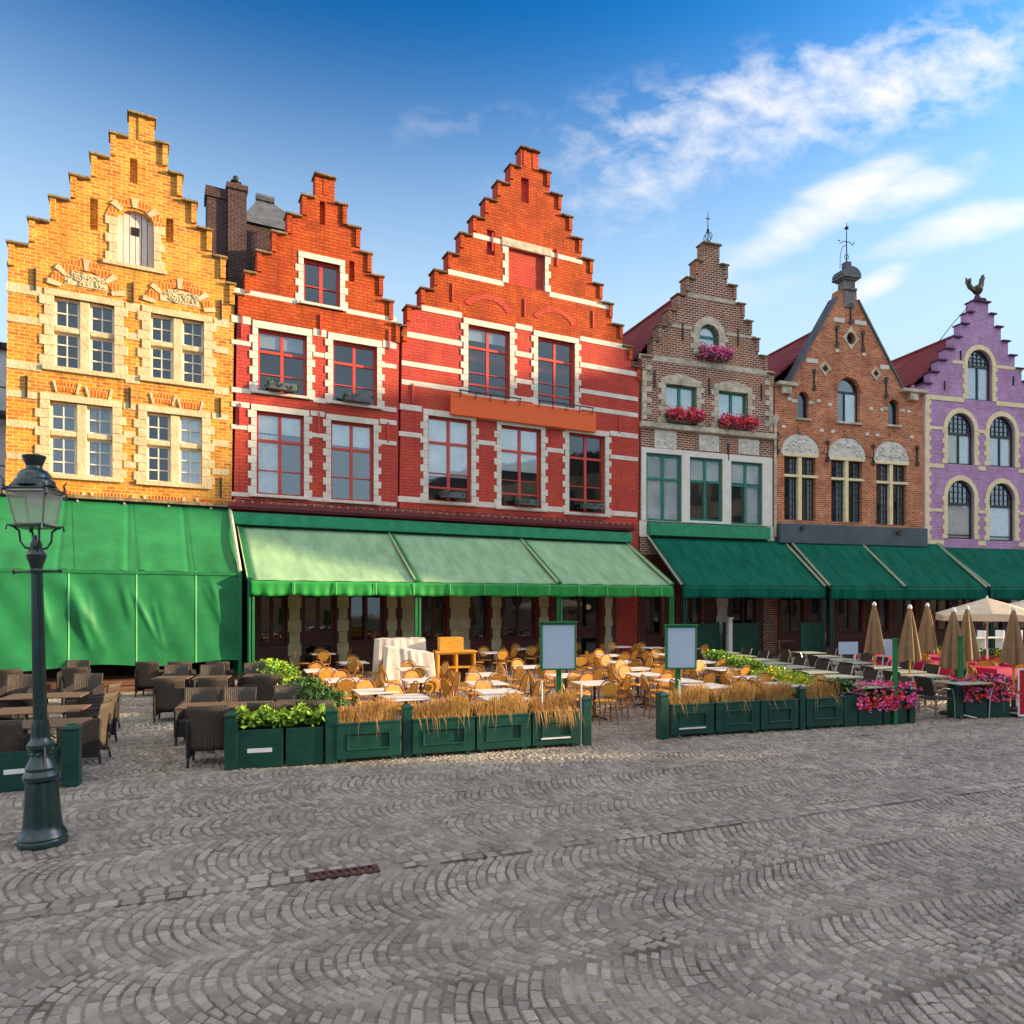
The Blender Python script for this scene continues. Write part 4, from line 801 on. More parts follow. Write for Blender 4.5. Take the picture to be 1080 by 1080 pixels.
# ------------------------------------------------------------------ ground
M_JOINT = mat('sandy joints', (.075, .064, .052), .95, .1, .45, 1.3, .5, 40, col2=(.40, .35, .28))
M_COB = mat('porphyry setts', (.235, .20, .165), .42, .5, .4, .6, .7, 38, island=.30, col2=(.39, .345, .285), rvar=.12)
mb = MB(); mb.grid(lambda s_, t_: (-150+300*s_, -60+330*t_, -.012), 60, 60)
tag(mb.build('square_ground', M_JOINT, fix=False), kind='structure')
TH = R(20.5); DX, DY = math.cos(TH), math.sin(TH); P0 = Vector((-1.21, 6.5))
def wpt(u, v): return (P0.x+u*DX-v*DY, P0.y+u*DY+v*DX)
def undul(x, y): return .0028*math.sin(x*1.3+y*.7)+.0022*math.sin(x*.5-y*1.9+1)
def stone(V, F, c4, r, gap=.007, far=False):
    cx_ = sum(p[0] for p in c4)/4; cy_ = sum(p[1] for p in c4)/4; wx, wy = wpt(cx_, cy_)
    if wy < 2.6 or wy > 26 or abs(wx) > .76*wy+2.2: return
    h = undul(wx, wy)+r.gauss(0, .0035); tx, ty = r.gauss(0, .035), r.gauss(0, .035)
    n = len(V); q = []
    for p in c4:
        dx, dy = p[0]-cx_, p[1]-cy_; l = math.hypot(dx, dy)+1e-6; k = 1-(gap*r.uniform(.7, 1.7))/l; q.append((cx_+dx*k+r.gauss(0, .003), cy_+dy*k+r.gauss(0, .003)))
    for s_, z_ in ((1, -.03), (.97, -.011), (.80, 0)):
        for p in q:
            dx, dy = (p[0]-cx_)*s_, (p[1]-cy_)*s_; X, Y = wpt(cx_+dx, cy_+dy); V.append((X, Y, h+z_+dx*tx+dy*ty))
    for a_, b_ in ((0, 4), (4, 8)):
        for k in range(4): F.append((n+a_+k, n+a_+(k+1)%4, n+b_+(k+1)%4, n+b_+k))
    F.append((n+8, n+9, n+10, n+11))
V, F = [], []; r = random.Random(11)
def edge(u, c):                                        # the seams between the arc courses wander, except beside the drain
    g_ = lambda n_: 0 if n_ == 0 else .09*math.sin(u*.55+n_*2.4)+.03*math.sin(u*1.5+n_*5.1)
    n_ = math.floor(c+1e-6); return g_(n_)+(g_(n_+1)-g_(n_))*(c-n_)
Wd, pitch, sag = 1.06, .093, .24
def wave(u, v): return .05*math.sin(u*.7+v*1.1)+.02*math.sin(u*2.1-v*2.3)
for bnd in range(-11, 24):
    v0 = .15+bnd*Wd if bnd >= 0 else -.15+(bnd+1)*Wd-Wd
    off = r.uniform(0, .12); sg = -1; sag = r.uniform(.17, .29)
    prev = None
    for k in range(-210, 550):
        ns = 10 + (r.random() < .5); cuts = [j/ns+(r.uniform(-.026, .026) if 0 < j < ns else 0) for j in range(ns+1)]
        um = k*pitch+off; X, Y = wpt(um, v0+Wd/2)
        if Y < 1.5 or Y > 27 or abs(X) > .8*Y+4: continue
        jt = r.uniform(-.012, .012)
        for j in range(ns):
            q = []
            for (kk, w_) in ((k, cuts[j]), (k+1, cuts[j]), (k+1, cuts[j+1]), (k, cuts[j+1])):
                if kk > k: dv_ = -4*sg*sag*(2*w_-1)/Wd; w_ = min(1, max(0, w_-dv_*pitch/(1+dv_*dv_)/Wd))
                e = (2*w_-1); uu = kk*pitch+off+sg*sag*(1-e*e)+jt*(kk == k); vv = v0+w_*Wd+(.03*math.sin(uu*1.1+bnd*1.7)+.02*math.sin(uu*2.7+bnd*4.1))*math.sin(math.pi*w_) + edge(uu, bnd+w_)
                q.append((uu+wave(uu, vv), vv+.03*math.sin(uu*1.7+bnd)*(1-e*e)))
            stone(V, F, q, r, .0085 if r.random() > .12 else .013)
for row in (-1, 0):                                    # the straight double course of the drain line
    u = -14.0
    while u < 34:
        l = r.uniform(.12, .2); m_ = (u+l/2)
        if not (-.62 < m_ < -.02 and row == -1):
            vv = row*.15; stone(V, F, [(u, vv+.004), (u+l, vv+.004), (u+l, vv+.146), (u, vv+.146)], r, .016)
        u += l
mb = MB(); u = -13.
while u < 34:
    l = r.uniform(.1, .35); vv = -.153+r.gauss(0, .006); h_ = r.uniform(.004, .012); sk = r.gauss(0, .006)
    if r.random() < .8: mb.add([(*wpt(*p), .0025) for p in ((u, vv-h_), (u+l, vv-h_+sk), (u+l, vv+h_+sk), (u, vv+h_))], [(0, 1, 2, 3)])
    u += l
tag(mb.build('gutter_groove', M_GROOVE, fix=False), kind='structure')
me = bpy.data.meshes.new('cobblestone_paving'); me.from_pydata(V, [], F); me.materials.append(M_COB); me.update()
o = bpy.data.objects.new('cobblestone_paving', me); C.objects.link(o); tag(o, kind='structure')
print('stones', len(F)//9)
# drain grate
x_, y_ = wpt(-.32, -.08); t = empty('drain_grate', (x_, y_, .0), TH, 'rusty slotted drain grate set in the cobbles', 'drain')
mb = MB(); mb.ph([(-.30, -.08), (.30, -.08), (.30, .08), (-.30, .08)], [[(-.27+k*.067, -.058), (-.232+k*.067, -.058), (-.215+k*.067, .058), (-.253+k*.067, .058)] for k in range(8)], 0, .02)
mb.v = [(x, -z, -(y)+.012) for x, y, z in mb.v]; mb.build('grate', M_RUST, t)

# ------------------------------------------------------------------ awnings
def awning(name, ox, oy, ang, u0, u1, zt, zf, dep, vh, ribs, cm, vm, label, posts, group='awnings over the terraces', box=None, scallop=0, rail=M_RAIL, railm=M_GRN, endl=True):
    t = empty(name, (ox, oy, 0), ang, label, 'awning', group)
    prev = u0; P = [u0]+ribs+[u1]
    for k in range(len(P)-1):
        a_, b_ = P[k]+.04, P[k+1]-.04
        mb = MB(); r_ = random.Random(k+int(abs(ox)*10))
        def fn(s_, q_, a_=a_, b_=b_):
            sagz = -.10*math.sin(math.pi*q_)*(1-.35*math.cos(2*math.pi*s_)) + .008*math.sin(s_*30+q_*5)*q_
            return (a_+s_*(b_-a_), -.12-q_*(dep-.12), zt+q_*(zf-zt)+sagz)
        mb.grid(fn, 24, 12); o = mb.build('cloth', cm, t, fix=False, smooth=60); sd_ = o.modifiers.new('solid', 'SOLIDIFY'); sd_.thickness = .006
    mb = MB(); nw = int((u1-u0)/.12)
    def vf(s_, q_):
        u = u0+s_*(u1-u0); ph_ = (u-u0)/1.22; fr = abs((ph_ % 1)-.5)*2
        return (u, -dep-.02-.028*math.sin(u*7.3+2*math.sin(u*1.7))*q_-.02*math.sin(u*19)*q_, zf-.02-q_*vh*(1+.02*math.sin(u*3))-(.035*q_*abs(math.sin(math.pi*ph_)) if scallop else 0))
    mb.grid(vf, nw*2, 5); o = mb.build('valance', vm, t, fix=False, smooth=60); sd_ = o.modifiers.new('solid', 'SOLIDIFY'); sd_.thickness = .006
    if scallop:
        mb = MB(); k = u0+1.22
        while k < u1-.2: mb = MB(); mb.box(k-.012, k+.012, -dep-.075, -dep-.055, zf-vh, zf-.03); k += 1.22; mb.build('valance_seam', M_SEAM, t)
    mb = MB(); mb.box(u0-.02, u1+.02, -dep-.02, -dep+.07, zf-.09, zf-.01); mb.build('front_bar', railm, t, bevel=.01)
    for k, u in enumerate(P):
        mb = MB(); L_ = math.hypot(dep, zt-zf); M = Matrix.Translation((u, -dep-.02, zf)) @ Matrix.Rotation(math.atan2(zt-zf, dep), 4, 'X')
        mb.box(-.07, .07, 0, L_+.05, -.10, .09, M); o = mb.build('rib', railm, t, bevel=.012)
        mb = MB(); mb.box(-.095, -.072, .02, L_, .03, .11, M); mb.build('rail_strip', rail, o)
    for (u, y, w_) in posts:
        mb = MB(); mb.box(u-w_, u-.02, y-.05, y+.05, 0, zf-.1); mb.box(u+.02, u+w_, y-.05, y+.05, 0, zf-.1); mb.box(u-w_-.02, u+w_+.02, y-.07, y+.07, 0, .03); mb.build('post', railm, t, bevel=.008)
    if box:
        mb = MB(); mb.box(u0-.25, u1+.1, -.34, -.0, zt+.02, zt+box); mb.build('awning_box', M_FAS, t, bevel=.015)
    return t
ox, oy, a = FR[1]; ang = R(26.6)
def WU(col, dep=0.): X0, Y0 = ox+dep*math.sin(ang), oy-dep*math.cos(ang); return ray_line(col, X0, Y0, ang)
u0 = WU(254); u1 = WU(661)
t = awning('awning', ox, oy, ang, WU(264, 3.0), WU(709, 3.0), 4.86, 3.03, 3.0, .40, [WU(440, 3.0), WU(590, 3.0)], M_CLP, M_VALG, 'pale green three-panel awning with bright green valance across both red houses',
   [(WU(264, 2.9)+.02, -2.9, .09), (WU(440.5, 2.9), -2.9, .10), (WU(590, 2.9), -2.9, .10), (WU(708, 2.9), -2.9, .1)], box=.42, scallop=1)
_e = WU(264, 3.0)
mb = MB(); mb.add([(_e-.05, -.1, .25), (_e-.05, -3.06, .25), (_e-.05, -3.06, 2.95), (_e-.05, -.1, 4.75)], [(0, 1, 2, 3)]); sc_ = mb.build('side_screen', M_CLG, t, fix=False); m_ = sc_.modifiers.new('solid', 'SOLIDIFY'); m_.thickness = .01
# maroon gutter with stone sill line above the awning box
gt = empty('gutter', (ox, oy, 0), ang, 'maroon gutter running above the pale green awning of the red houses', 'gutter')
mb = MB(); mb.box(WU(241)-.0, WU(664), -.36, -.02, 5.36, 5.52); mb.box(WU(241), WU(664), -.42, -.36, 5.42, 5.58); mb.build('trough', M_GUT, gt, bevel=.015)
mb = MB(); mb.box(WU(243), WU(664), -.26, -.02, 5.535, 5.66); mb.build('brick_course', M_BR, gt)
mb = MB()
for k in range(30): q = WU(250)+k*.47; mb.tube([(q, -.2, 5.69), (q+.15, -.22, 5.70+.02*(k%3)), (q+.4, -.2, 5.69)], .02, 5)
mb.build('cable', M_IRON, gt)
# side closing cloth at the right end of the big awning
ox3, oy3, a3 = FR[3]
def AU(i, col, dep=0.): o1, o2, a_ = FR[i]; return ray_line(col, o1+dep*math.sin(a_), o2-dep*math.cos(a_), a_)
awning('awning', ox3, oy3, a3, AU(3, 720, 2.6), AU(3, 871, 2.6), 5.18, 3.02, 2.6, .44, [], M_CLG, M_CLG, 'bottle green awning in front of the dark brown house', [(AU(3, 722, 2.5), -2.5, .08), (AU(3, 868, 2.5), -2.5, .08)], railm=M_GRD)
ox4, oy4, a4 = FR[4]
awning('awning', ox4, oy4, a4, AU(4, 876, 2.7), AU(4, 1041, 2.7), 5.25, 3.03, 2.7, .50, [AU(4, 955, 2.7)], M_CLG, M_CLG, 'two-panel bottle green awning in front of the orange-brown brick house', [(AU(4, 877, 2.6), -2.6, .08), (AU(4, 1041, 2.6), -2.6, .08)], railm=M_GRD)
ox5, oy5, a5 = FR[5]
awning('awning', ox5, oy5, a5, AU(5, 1044, 2.7), AU(5, 1180, 2.7), 5.1, 3.05, 2.7, .52, [], M_CLG, M_CLG, 'bottle green awning in front of the violet house at the right edge', [(AU(5, 1046, 2.6), -2.6, .08)], railm=M_GRD)
# the tarpaulin-closed terrace of the yellow house
ox0, oy0, a0 = FR[0]
t = empty('tarpaulin_awning', (ox0, oy0, 0), a0, 'closed green tarpaulin awning hanging to the ground before the yellow house', 'awning', 'awnings over the terraces')
ua, ub = -.15, U(0, 242.5)-.02
def AU0(col, dep): return ray_line(col, ox0+dep*math.sin(a0), oy0-dep*math.cos(a0), a0)
fa, fb = AU0(-6, 2.72), AU0(253, 2.72)
def tf(s_, q_):                                        # upper slope
    u = (ua*(1-q_)+fa*q_)*(1-s_)+(ub*(1-q_)+fb*q_)*s_
    z = 5.42+(3.25-5.42)*q_-.10*math.sin(math.pi*q_)+.022*q_*q_*math.sin(u*9+2.5*math.sin(u*2.1))*(.4+.6*math.sin(u*1.3)**2)
    for uu in (1.5, 3.1, 4.6): z -= .03*math.exp(-((u-uu)/.05)**2)
    return (u, -.1-q_*2.62, z)
mb = MB(); mb.grid(tf, 160, 30); mb.build('slope_cloth', M_TARP, t, fix=False, smooth=60)
CREASE = [(random.Random(k).uniform(.1, 5.8), random.Random(k+50).uniform(.25, 1.2), random.Random(k+90).uniform(.07, .16), (k*.13) % .35, .55+(k*.21) % .45, random.Random(k+7).uniform(.015, .045)) for k in range(16)]
def tf2(s_, q_):                                       # hanging front, with diagonal drag folds
    u = fa*(1-s_)+fb*s_; d_ = (u-fa); z = 3.25-q_*(2.55+.05*math.sin(u*2))
    f = .022*math.sin((d_-q_*1.3)*6.5)*math.exp(-((d_-1.0)/1.1)**2)+.012*math.sin((d_+q_*-.9)*9+1)*(1-.6*q_)
    for (ca, cs, cw, qa, qb, am) in CREASE:
        if qa < q_ < qb: f += am*math.sin(math.pi*(q_-qa)/(qb-qa))*math.exp(-((d_-ca-cs*q_)/cw)**2)
    f += .02*math.sin(q_*14+u)*.3
    return (u, -2.72-.05*q_-f*min(1, q_*5), z)
mb = MB(); mb.grid(tf2, 320, 60); mb.build('front_cloth', M_TARP, t, fix=False, smooth=60)
def seam(fn, s_, w_, m_):
    mb = MB(); V_ = []
    for k in range(31):
        p = fn(s_-w_/2, k/30); q = fn(s_+w_/2, k/30); V_ += [(p[0], p[1]-.012, p[2]+.006), (q[0], q[1]-.012, q[2]+.006)]
    mb.add(V_, [(2*k, 2*k+1, 2*k+3, 2*k+2) for k in range(30)]); mb.build('seam', m_, t, fix=False)
for s_ in (.275, .545, .80): seam(tf2, s_, .006, M_SEAM)
for (s_) in (.30, .56, .80): seam(tf, s_, .003, M_TARP)
mb = MB(); mb.box(fa, fb, -2.75, -2.68, 3.16, 3.24); mb.build('front_bar', M_GRN, t)
mb = MB(); mb.box(fb-.02, fb+.01, -2.70, -.1, .3, 3.2); mb.add([(fb-.005, -.1, 3.2), (fb-.005, -2.70, 3.2), (fb-.005, -.1, 5.3), (fb+.02, -.1, 3.2), (fb+.02, -2.70, 3.2), (fb+.02, -.1, 5.3)], [(0,1,2),(5,4,3),(0,3,4,1),(1,4,5,2),(2,5,3,0)]); mb.build('side_cloth', M_CLG, t)
for uu, tt in ((ua, fa), (ub, fb)):
    mb = MB(); mb.tube([(uu, -.05, 5.5), (tt, -2.74, 3.3)], .055, 4); o = mb.build('rib', M_RAIL, t)
    mb = MB(); mb.box(tt-.05, tt+.05, -2.77, -2.67, 0, 3.25); mb.build('post', M_GRN, t)
mb = MB(); mb.box(ua, ub, -.30, -.04, 5.42, 5.52); mb.build('awning_box', M_CAP, t)
for k in range(5): mb = MB(); q = .6+k*1.2; mb.lathe([(.05, 0), (.03, .09)], 8, (q, -.2, 5.32)); mb.build('lamp_fitting', M_STEEL, t)
mb = MB(); mb.tube([(fa-.5, -2.8, 0.2), (fa-.2, -2.2, 2.2), (ua-.05, -.05, 5.4)], .05, 6); mb.build('side_stay', M_RAIL, t)
t = empty('wooden_deck', (ox0, oy0, 0), a0, 'low plank deck with two steps under the green tarpaulin', 'deck')
for k, (y0_, z0_, z1_) in enumerate(((-2.85, .0, .14), (-2.6, .145, .28))): mb = MB(); mb.box(fa+.2, fb-.3, y0_, -.2 if k else -2.62, z0_, z1_); mb.build('step', M_DECK, t, bevel=.01)
mb = MB(); mb.box(fa, fb, -1.2, -1.15, .3, 2.9); mb.build('inner_wall', M_DARK, t)

# ------------------------------------------------------------------ lamp post
lx, ly, _ = gp(45.5, 889); t = empty('street_lamp', (lx, ly, 0), 0, 'dark green cast-iron street lamp with glass lantern on the left', 'street lamp'); t.rotation_euler = (0, R(-1.35), 0); t.scale = (.82, .82, .97)
mb = MB(); mb.lathe([(.265, 0), (.27, .03), (.255, .06), (.262, .08), (.24, .12), (.215, .15), (.205, .22), (.172, .60), (.165, .64)], 32); mb.build('base', M_LAMP, t, smooth=40)
mb = MB(); mb.lathe([(.165, .635), (.195, .66), (.20, .70), (.18, .73), (.165, .75), (.172, .78), (.155, .81), (.125, .86), (.11, .90), (.11, .945), (.118, .95), (.15, .985), (.148, 1.02), (.11, 1.06), (.10, 1.10), (.102, 1.18), (.085, 1.27)], 32); mb.build('collar', M_LAMP, t, smooth=40)
mb = MB()
for k in range(10): q = k*.6283; mb.lathe([(0, -.03), (.022, 0), (0, .03)], 6, (.112*math.cos(q), .112*math.sin(q), .92))
mb.build('beading', M_LAMP, t, smooth=40)
mb = MB(); mb.lathe([(.076, 1.25), (.062, 2.76), (.072, 2.80), (.062, 2.83)], 32, flute=.07); mb.build('shaft', M_LAMP, t)
mb = MB(); mb.lathe([(.06, 2.80), (.075, 2.86), (.10, 2.92), (.108, 2.96), (.085, 3.0), (.06, 3.03), (.066, 3.07), (.04, 3.12), (.03, 3.16)], 20); mb.build('capital', M_LAMP, t, smooth=40)
mb = MB(); mb.tube([(-.27, 0, 2.79), (.27, 0, 2.79)], .014, 6)
for s_ in (-1, 1): mb.lathe([(0, -.04), (.026, 0), (0, .04)], 8, M=Matrix.Translation((s_*.28, 0, 2.79)) @ Matrix.Rotation(R(90), 4, 'Y'))
mb.build('ladder_bar', M_LAMP, t)
for q in (0, 90, 180, 270):
    M = Matrix.Rotation(R(q+45), 4, 'Z'); mb = MB(); mb.tube([M @ Vector(p) for p in ((.03, 0, 3.02), (.11, 0, 3.03), (.16, 0, 3.10), (.17, 0, 3.2), (.25, 0, 3.26))], .013, 6); mb.tube([M @ Vector(p) for p in ((.22, 0, 3.25), (.29, 0, 3.26), (.30, 0, 3.21))], .012, 5); mb.build('bracket_arm', M_LAMP, t)
LR = Matrix.Rotation(R(8), 4, 'Z')
b0, b1, z0, z1 = .15, .215, 3.27, 3.60
mb = MB(); mb.box(-.20, .20, -.20, .20, 3.235, 3.262, LR); mb.build('lantern_tray', M_LAMP, t, bevel=.008)
for k in range(4):
    M = LR @ Matrix.Rotation(R(90*k), 4, 'Z')
    mb = MB(); mb.tube([M @ Vector((b0, b0, z0)), M @ Vector((b1, b1, z1))], .013, 4); mb.tube([M @ Vector((b0, b0, z0)), M @ Vector((-b0, b0, z0))], .011, 4); mb.tube([M @ Vector((b1, b1, z1)), M @ Vector((-b1, b1, z1))], .014, 4); fo = mb.build('lantern_frame', M_STEEL, t)
    mb = MB(); mb.add([M @ Vector(p) for p in ((b0, b0-.005, z0), (-b0, b0-.005, z0), (-b1, b1-.005, z1), (b1, b1-.005, z1))], [(0, 1, 2, 3)]); mb.build('lantern_glass', G_LAMP, fo, fix=False)
mb = MB(); mb.lathe([(.0, 3.46), (.05, 3.47), (.075, 3.52), (.07, 3.58), (.04, 3.60)], 16); mb.build('bulb', M_BLIND, t, smooth=40)
mb = MB(); M4 = LR
mb.lathe([(.31, 3.605), (.315, 3.635), (.28, 3.645), (.25, 3.68), (.20, 3.72)], 4, M=LR)
mb.lathe([(.225, 3.66), (.215, 3.72), (.185, 3.74), (.175, 3.78), (.14, 3.82), (.09, 3.84), (.085, 3.87), (.125, 3.955), (.13, 3.975), (.115, 3.98), (.09, 3.96)], 20); rf = mb.build('lantern_roof', M_LAMP, t, smooth=30, bevel=.006)
for k in range(4):
    M = LR @ Matrix.Rotation(R(90*k+45), 4, 'Z'); mb = MB()
    mb.tube([M @ Vector(p) for p in ((.29, 0, 3.6), (.33, 0, 3.65), (.32, 0, 3.70), (.36, 0, 3.74))], [.02, .016, .012, .004], 5); mb.tube([M @ Vector(p) for p in ((.30, 0, 3.62), (.34, 0, 3.61), (.35, 0, 3.57), (.32, 0, 3.55))], .012, 5); mb.build('roof_crest', M_LAMP, rf)
mb = MB(); mb.tube([(.115, -.1, .74), (.12, -.11, 1.0)], .012, 5); mb.build('conduit', M_STEEL, t)

# ------------------------------------------------------------------ terrace furniture
TA = R(21)
def Tm(x, y, a_=TA): return (x, y, a_)
def bistro_table(top=M_TTOP, leg=M_IRON, w_=.36, label=None, group=None, deep=.36):
    t = empty('bistro_table', (0, 0, 0), 0, label, 'table', group)
    mb = MB(); mb.box(-w_, w_, -deep, deep, .725, .752); mb.build('tabletop', top, t, bevel=.006)
    mb = MB(); mb.lathe([(.03, .03), (.028, .70), (.09, .724)], 10); mb.build('pedestal', leg, t, smooth=40)
    mb = MB()
    for q in range(4): a_ = q*math.pi/2+.785; mb.tube([(0, 0, .07), (.28*math.cos(a_), .28*math.sin(a_), .015)], .02, 5)
    mb.build('foot', leg, t); return t
def bistro_chair():                                    # round-backed rattan chair, back at +y, faces -y
    t = empty('bistro_chair', (0, 0, 0), 0, '', 'chair')
    mb = MB(); mb.lathe([(.19, .43), (.215, .44), (.21, .462), (.0, .47)], 18); mb.build('seat', M_RAT, t, smooth=40)
    hoop = [(-.185, .17, .44), (-.20, .20, .58), (-.205, .235, .70), (-.17, .262, .81), (-.10, .28, .873), (0, .285, .89), (.10, .28, .873), (.17, .262, .81), (.205, .235, .70), (.20, .20, .58), (.185, .17, .44)]
    mb = MB(); mb.tube(hoop, .015, 6); mb.build('back_frame', M_RATF, t, smooth=50)
    mb = MB(); n_ = 12; pts_ = [(.172*math.cos(2*math.pi*k/n_), .715+.145*math.sin(2*math.pi*k/n_)) for k in range(n_)]
    yy = lambda z: .17+.125*(z-.44)/.45
    mb.add([(x, yy(z)-.008, z) for x, z in pts_]+[(x, yy(z)+.010, z) for x, z in pts_], [tuple(range(n_)), tuple(range(2*n_-1, n_-1, -1))]+[(k, (k+1) % n_, n_+(k+1) % n_, n_+k) for k in range(n_)]); mb.build('backrest', M_RAT, t)
    mb = MB(); mb.tube([(-.16, yy(.56), .56), (.16, yy(.56), .56)], .011, 5)
    for k in (-.07, .0, .07): mb.tube([(k, .17, .45), (k, yy(.58), .58)], .008, 4)
    mb.build('back_rail', M_RATF, t)
    for (sx_, sy_) in ((-1, -1), (1, -1), (-1, 1), (1, 1)): mb = MB(); mb.tube([(sx_*.155, sy_*.15, .44), (sx_*.19, sy_*.20, 0)], .014, 5); mb.build('leg', M_RATF, t)
    mb = MB(); mb.tube([(.175*math.cos(k*.7854+.3927), .175*math.sin(k*.7854+.3927), .20) for k in range(8)], .009, 4, closed=True); mb.build('stretcher', M_RATF, t)
    return t
def wicker_chair():                                    # woven armchair, back at +y
    t = empty('wicker_armchair', (0, 0, 0), 0, '', 'chair')
    mb = MB()
    def fn(s_, q_): 
        x = (s_-.5)*(.52+.04*q_); z = .25+q_*.68; return (x, .24+.10*q_*q_-.045*math.cos((s_-.5)*3.14)*-1-.05+.0025*math.sin(s_*2*math.pi*17), z*.96)
    mb.grid(fn, 78, 8); o = mb.build('backrest', M_WICK_LIT, t, fix=False, smooth=60); m_ = o.modifiers.new('solid', 'SOLIDIFY'); m_.thickness = .035; m_.offset = 0
    mb = MB(); mb.box(-.25, .25, -.27, .22, .33, .43); mb.build('seat', M_WICK_SHADE, t, bevel=.02)
    for s_ in (-1, 1): mb = MB(); x0, x1 = sorted((s_*.25, s_*.30)); mb.ph([(-.29, .12), (.26, .12), (.29, .70), (.24, .72), (-.24, .66), (-.30, .60)], [], x0, x1); mb.v = [(y, x, z) for x, y, z in mb.v]; mb.build('armrest', M_WICK_SHADE, t, bevel=.015)
    mb = MB(); mb.box(-.25, .25, -.285, -.25, .14, .34); mb.build('skirt', M_WICK_SHADE, t, bevel=.01)
    for (sx_, sy_) in ((-1, -1), (1, -1), (-1, 1), (1, 1)):
        mb = MB(); mb.tube([(sx_*.265, sy_*.255, .16), (sx_*.275, sy_*.27, 0)], .02, 5); mb.build('leg', M_STEEL if 0 else M_WICK_SHADE, t)
    for ch_ in t.children:
        if not ch_.name.startswith('backrest'): ch_.data.transform(Matrix.Diagonal((1, 1, .96, 1)))
    return t
def terrace_chair():                                   # dark woven chair with bent steel arms
    t = empty('terrace_chair', (0, 0, 0), 0, '', 'chair')
    mb = MB(); mb.box(-.22, .22, -.22, .2, .42, .46); mb.build('seat', M_DKCH, t, bevel=.015)
    mb = MB(); mb.grid(lambda s_, q_: ((s_-.5)*.42, .2+.1*q_, .5+q_*.38), 2, 6); o = mb.build('backrest', M_DKCH, t, fix=False); m_ = o.modifiers.new('solid', 'SOLIDIFY'); m_.thickness = .02
    for s_ in (-1, 1): mb = MB(); mb.tube([(s_*.24, -.24, 0), (s_*.25, -.22, .40), (s_*.26, -.16, .64), (s_*.26, .05, .67), (s_*.24, .2, .60), (s_*.23, .31, .88)], .012, 5); mb.tube([(s_*.24, .14, .62), (s_*.24, .28, 0)], .012, 5); mb.build('side_frame', M_STEEL, t, smooth=50)
    return t
placed = []
def free(x, y, d_=.46): return all((x-a_)**2+(y-b_)**2 > d_*d_ for a_, b_ in placed)
PROTO = {}
def place(kind, x, y, rz, label, group, z=0.):
    if kind not in PROTO: PROTO[kind] = {'bistro_chair': bistro_chair, 'wicker_armchair': wicker_chair, 'terrace_chair': terrace_chair}[kind](); o = PROTO[kind]
    else: o = copy_tree(PROTO[kind])
    o.location = (x, y, z); o.rotation_euler = (0, 0, rz); o['label'] = label; o['group'] = group; placed.append((x, y)); return o
TP = {}
def table(x, y, rz, key, label, group, top, leg, w_=.36, deep=.36):
    if key not in TP: TP[key] = bistro_table(top, leg, w_, label, group, deep); o = TP[key]
    else: o = copy_tree(TP[key])
    o.location = (x, y, 0); o.rotation_euler = (0, 0, rz); o['label'] = label; o['group'] = group; return o
def loc(x, y, dx, dy, a_=TA): return (x+dx*math.cos(a_)-dy*math.sin(a_), y+dx*math.sin(a_)+dy*math.cos(a_))
# centre terrace: white tables, by photo position of their tops
rows = [('left long row', [(428,735),(395.6,728.4),(362,716.7),(338,706.7)]),
        ('row before the dust sheets', [(444,717),(435.5,705),(373,698.5)]),
        ('row right of the pine cabinet', [(532,736),(525.5,729),(513,720),(512,711)]),
        ('row behind the left menu board', [(597,712),(560,703),(598,694)]),
        ('shaded row at the right awning post', [(705,690),(690,683),(725,684)]),
        ('single tables in the gap between the planters', [(627,720)]),
        ('row left of the right menu board', [(680,711),(673,705),(656,698),(644,691)]),
        ('row under the right menu board', [(747,723),(715.5,717.5),(762,705),(742,698)]),
        ('row before the yellow shrubs', [(834,721),(798,714.5)]),
        ('back row by the small red house', [(307,682.5),(292,677),(374,683),(340,689),(335,678.3)]),
        ('back row by the large red house', [(547,677),(511,673),(553,684),(520,688),(590,682),(620,675),(655,682)])]
ordn = ['first', 'second', 'third', 'fourth', 'fifth', 'sixth', 'seventh']
tabs = []
for rn, pts_ in rows:
    for k, (px, py) in enumerate(pts_):
        x, y, _ = gp(px, py, .75); tabs.append((x, y)); lab = ('%s white bistro table from the front, %s' % (ordn[k], rn)) if len(pts_) > 1 else 'lone white bistro table in the gap between the two planter rows'
        table(x, y, TA+rnd.uniform(-.05, .05), 'white', lab, 'white bistro tables', M_TTOP, M_IRON, .37, .37)
PLA, PLB, PRA, PRB = Vector(gp(241,812)), Vector(gp(618,786)), Vector(gp(700,780)), Vector(gp(960,763))
PLS, PRS = (PLB.y-PLA.y)/(PLB.x-PLA.x), (PRB.y-PRA.y)/(PRB.x-PRA.x)
idx = 0
for rn, pts_ in rows:
    for k, (px, py) in enumerate(pts_):
        x, y = tabs[idx]; idx += 1
        for nm, dx, dy, rz in (('left', -.56, 0, math.pi/2), ('right', .56, 0, -math.pi/2), ('near', 0, -.60, math.pi), ('far', 0, .60, 0)):
            qx, qy = loc(x, y, dx+rnd.uniform(-.06, .06), dy+rnd.uniform(-.05, .05))
            if (qy-PLA.y)-(qx-PLA.x)*PLS < .95 and qx < 1.6 or (qy-PRA.y)-(qx-PRA.x)*PRS < .95 and qx > 1.6: continue
            if not free(qx, qy, .36) or any((qx-a_)**2+(qy-b_)**2 < .48**2 for j, (a_, b_) in enumerate(tabs) if (a_, b_) != (x, y)): continue
            tl = ('%s table, %s' % (ordn[k], rn)) if len(pts_) > 1 else 'lone table in the planter gap'
            place('bistro_chair', qx, qy, TA+rz+rnd.uniform(-.25, .25), 'rattan bistro chair, %s side of %s' % (nm, tl), 'rattan bistro chairs')
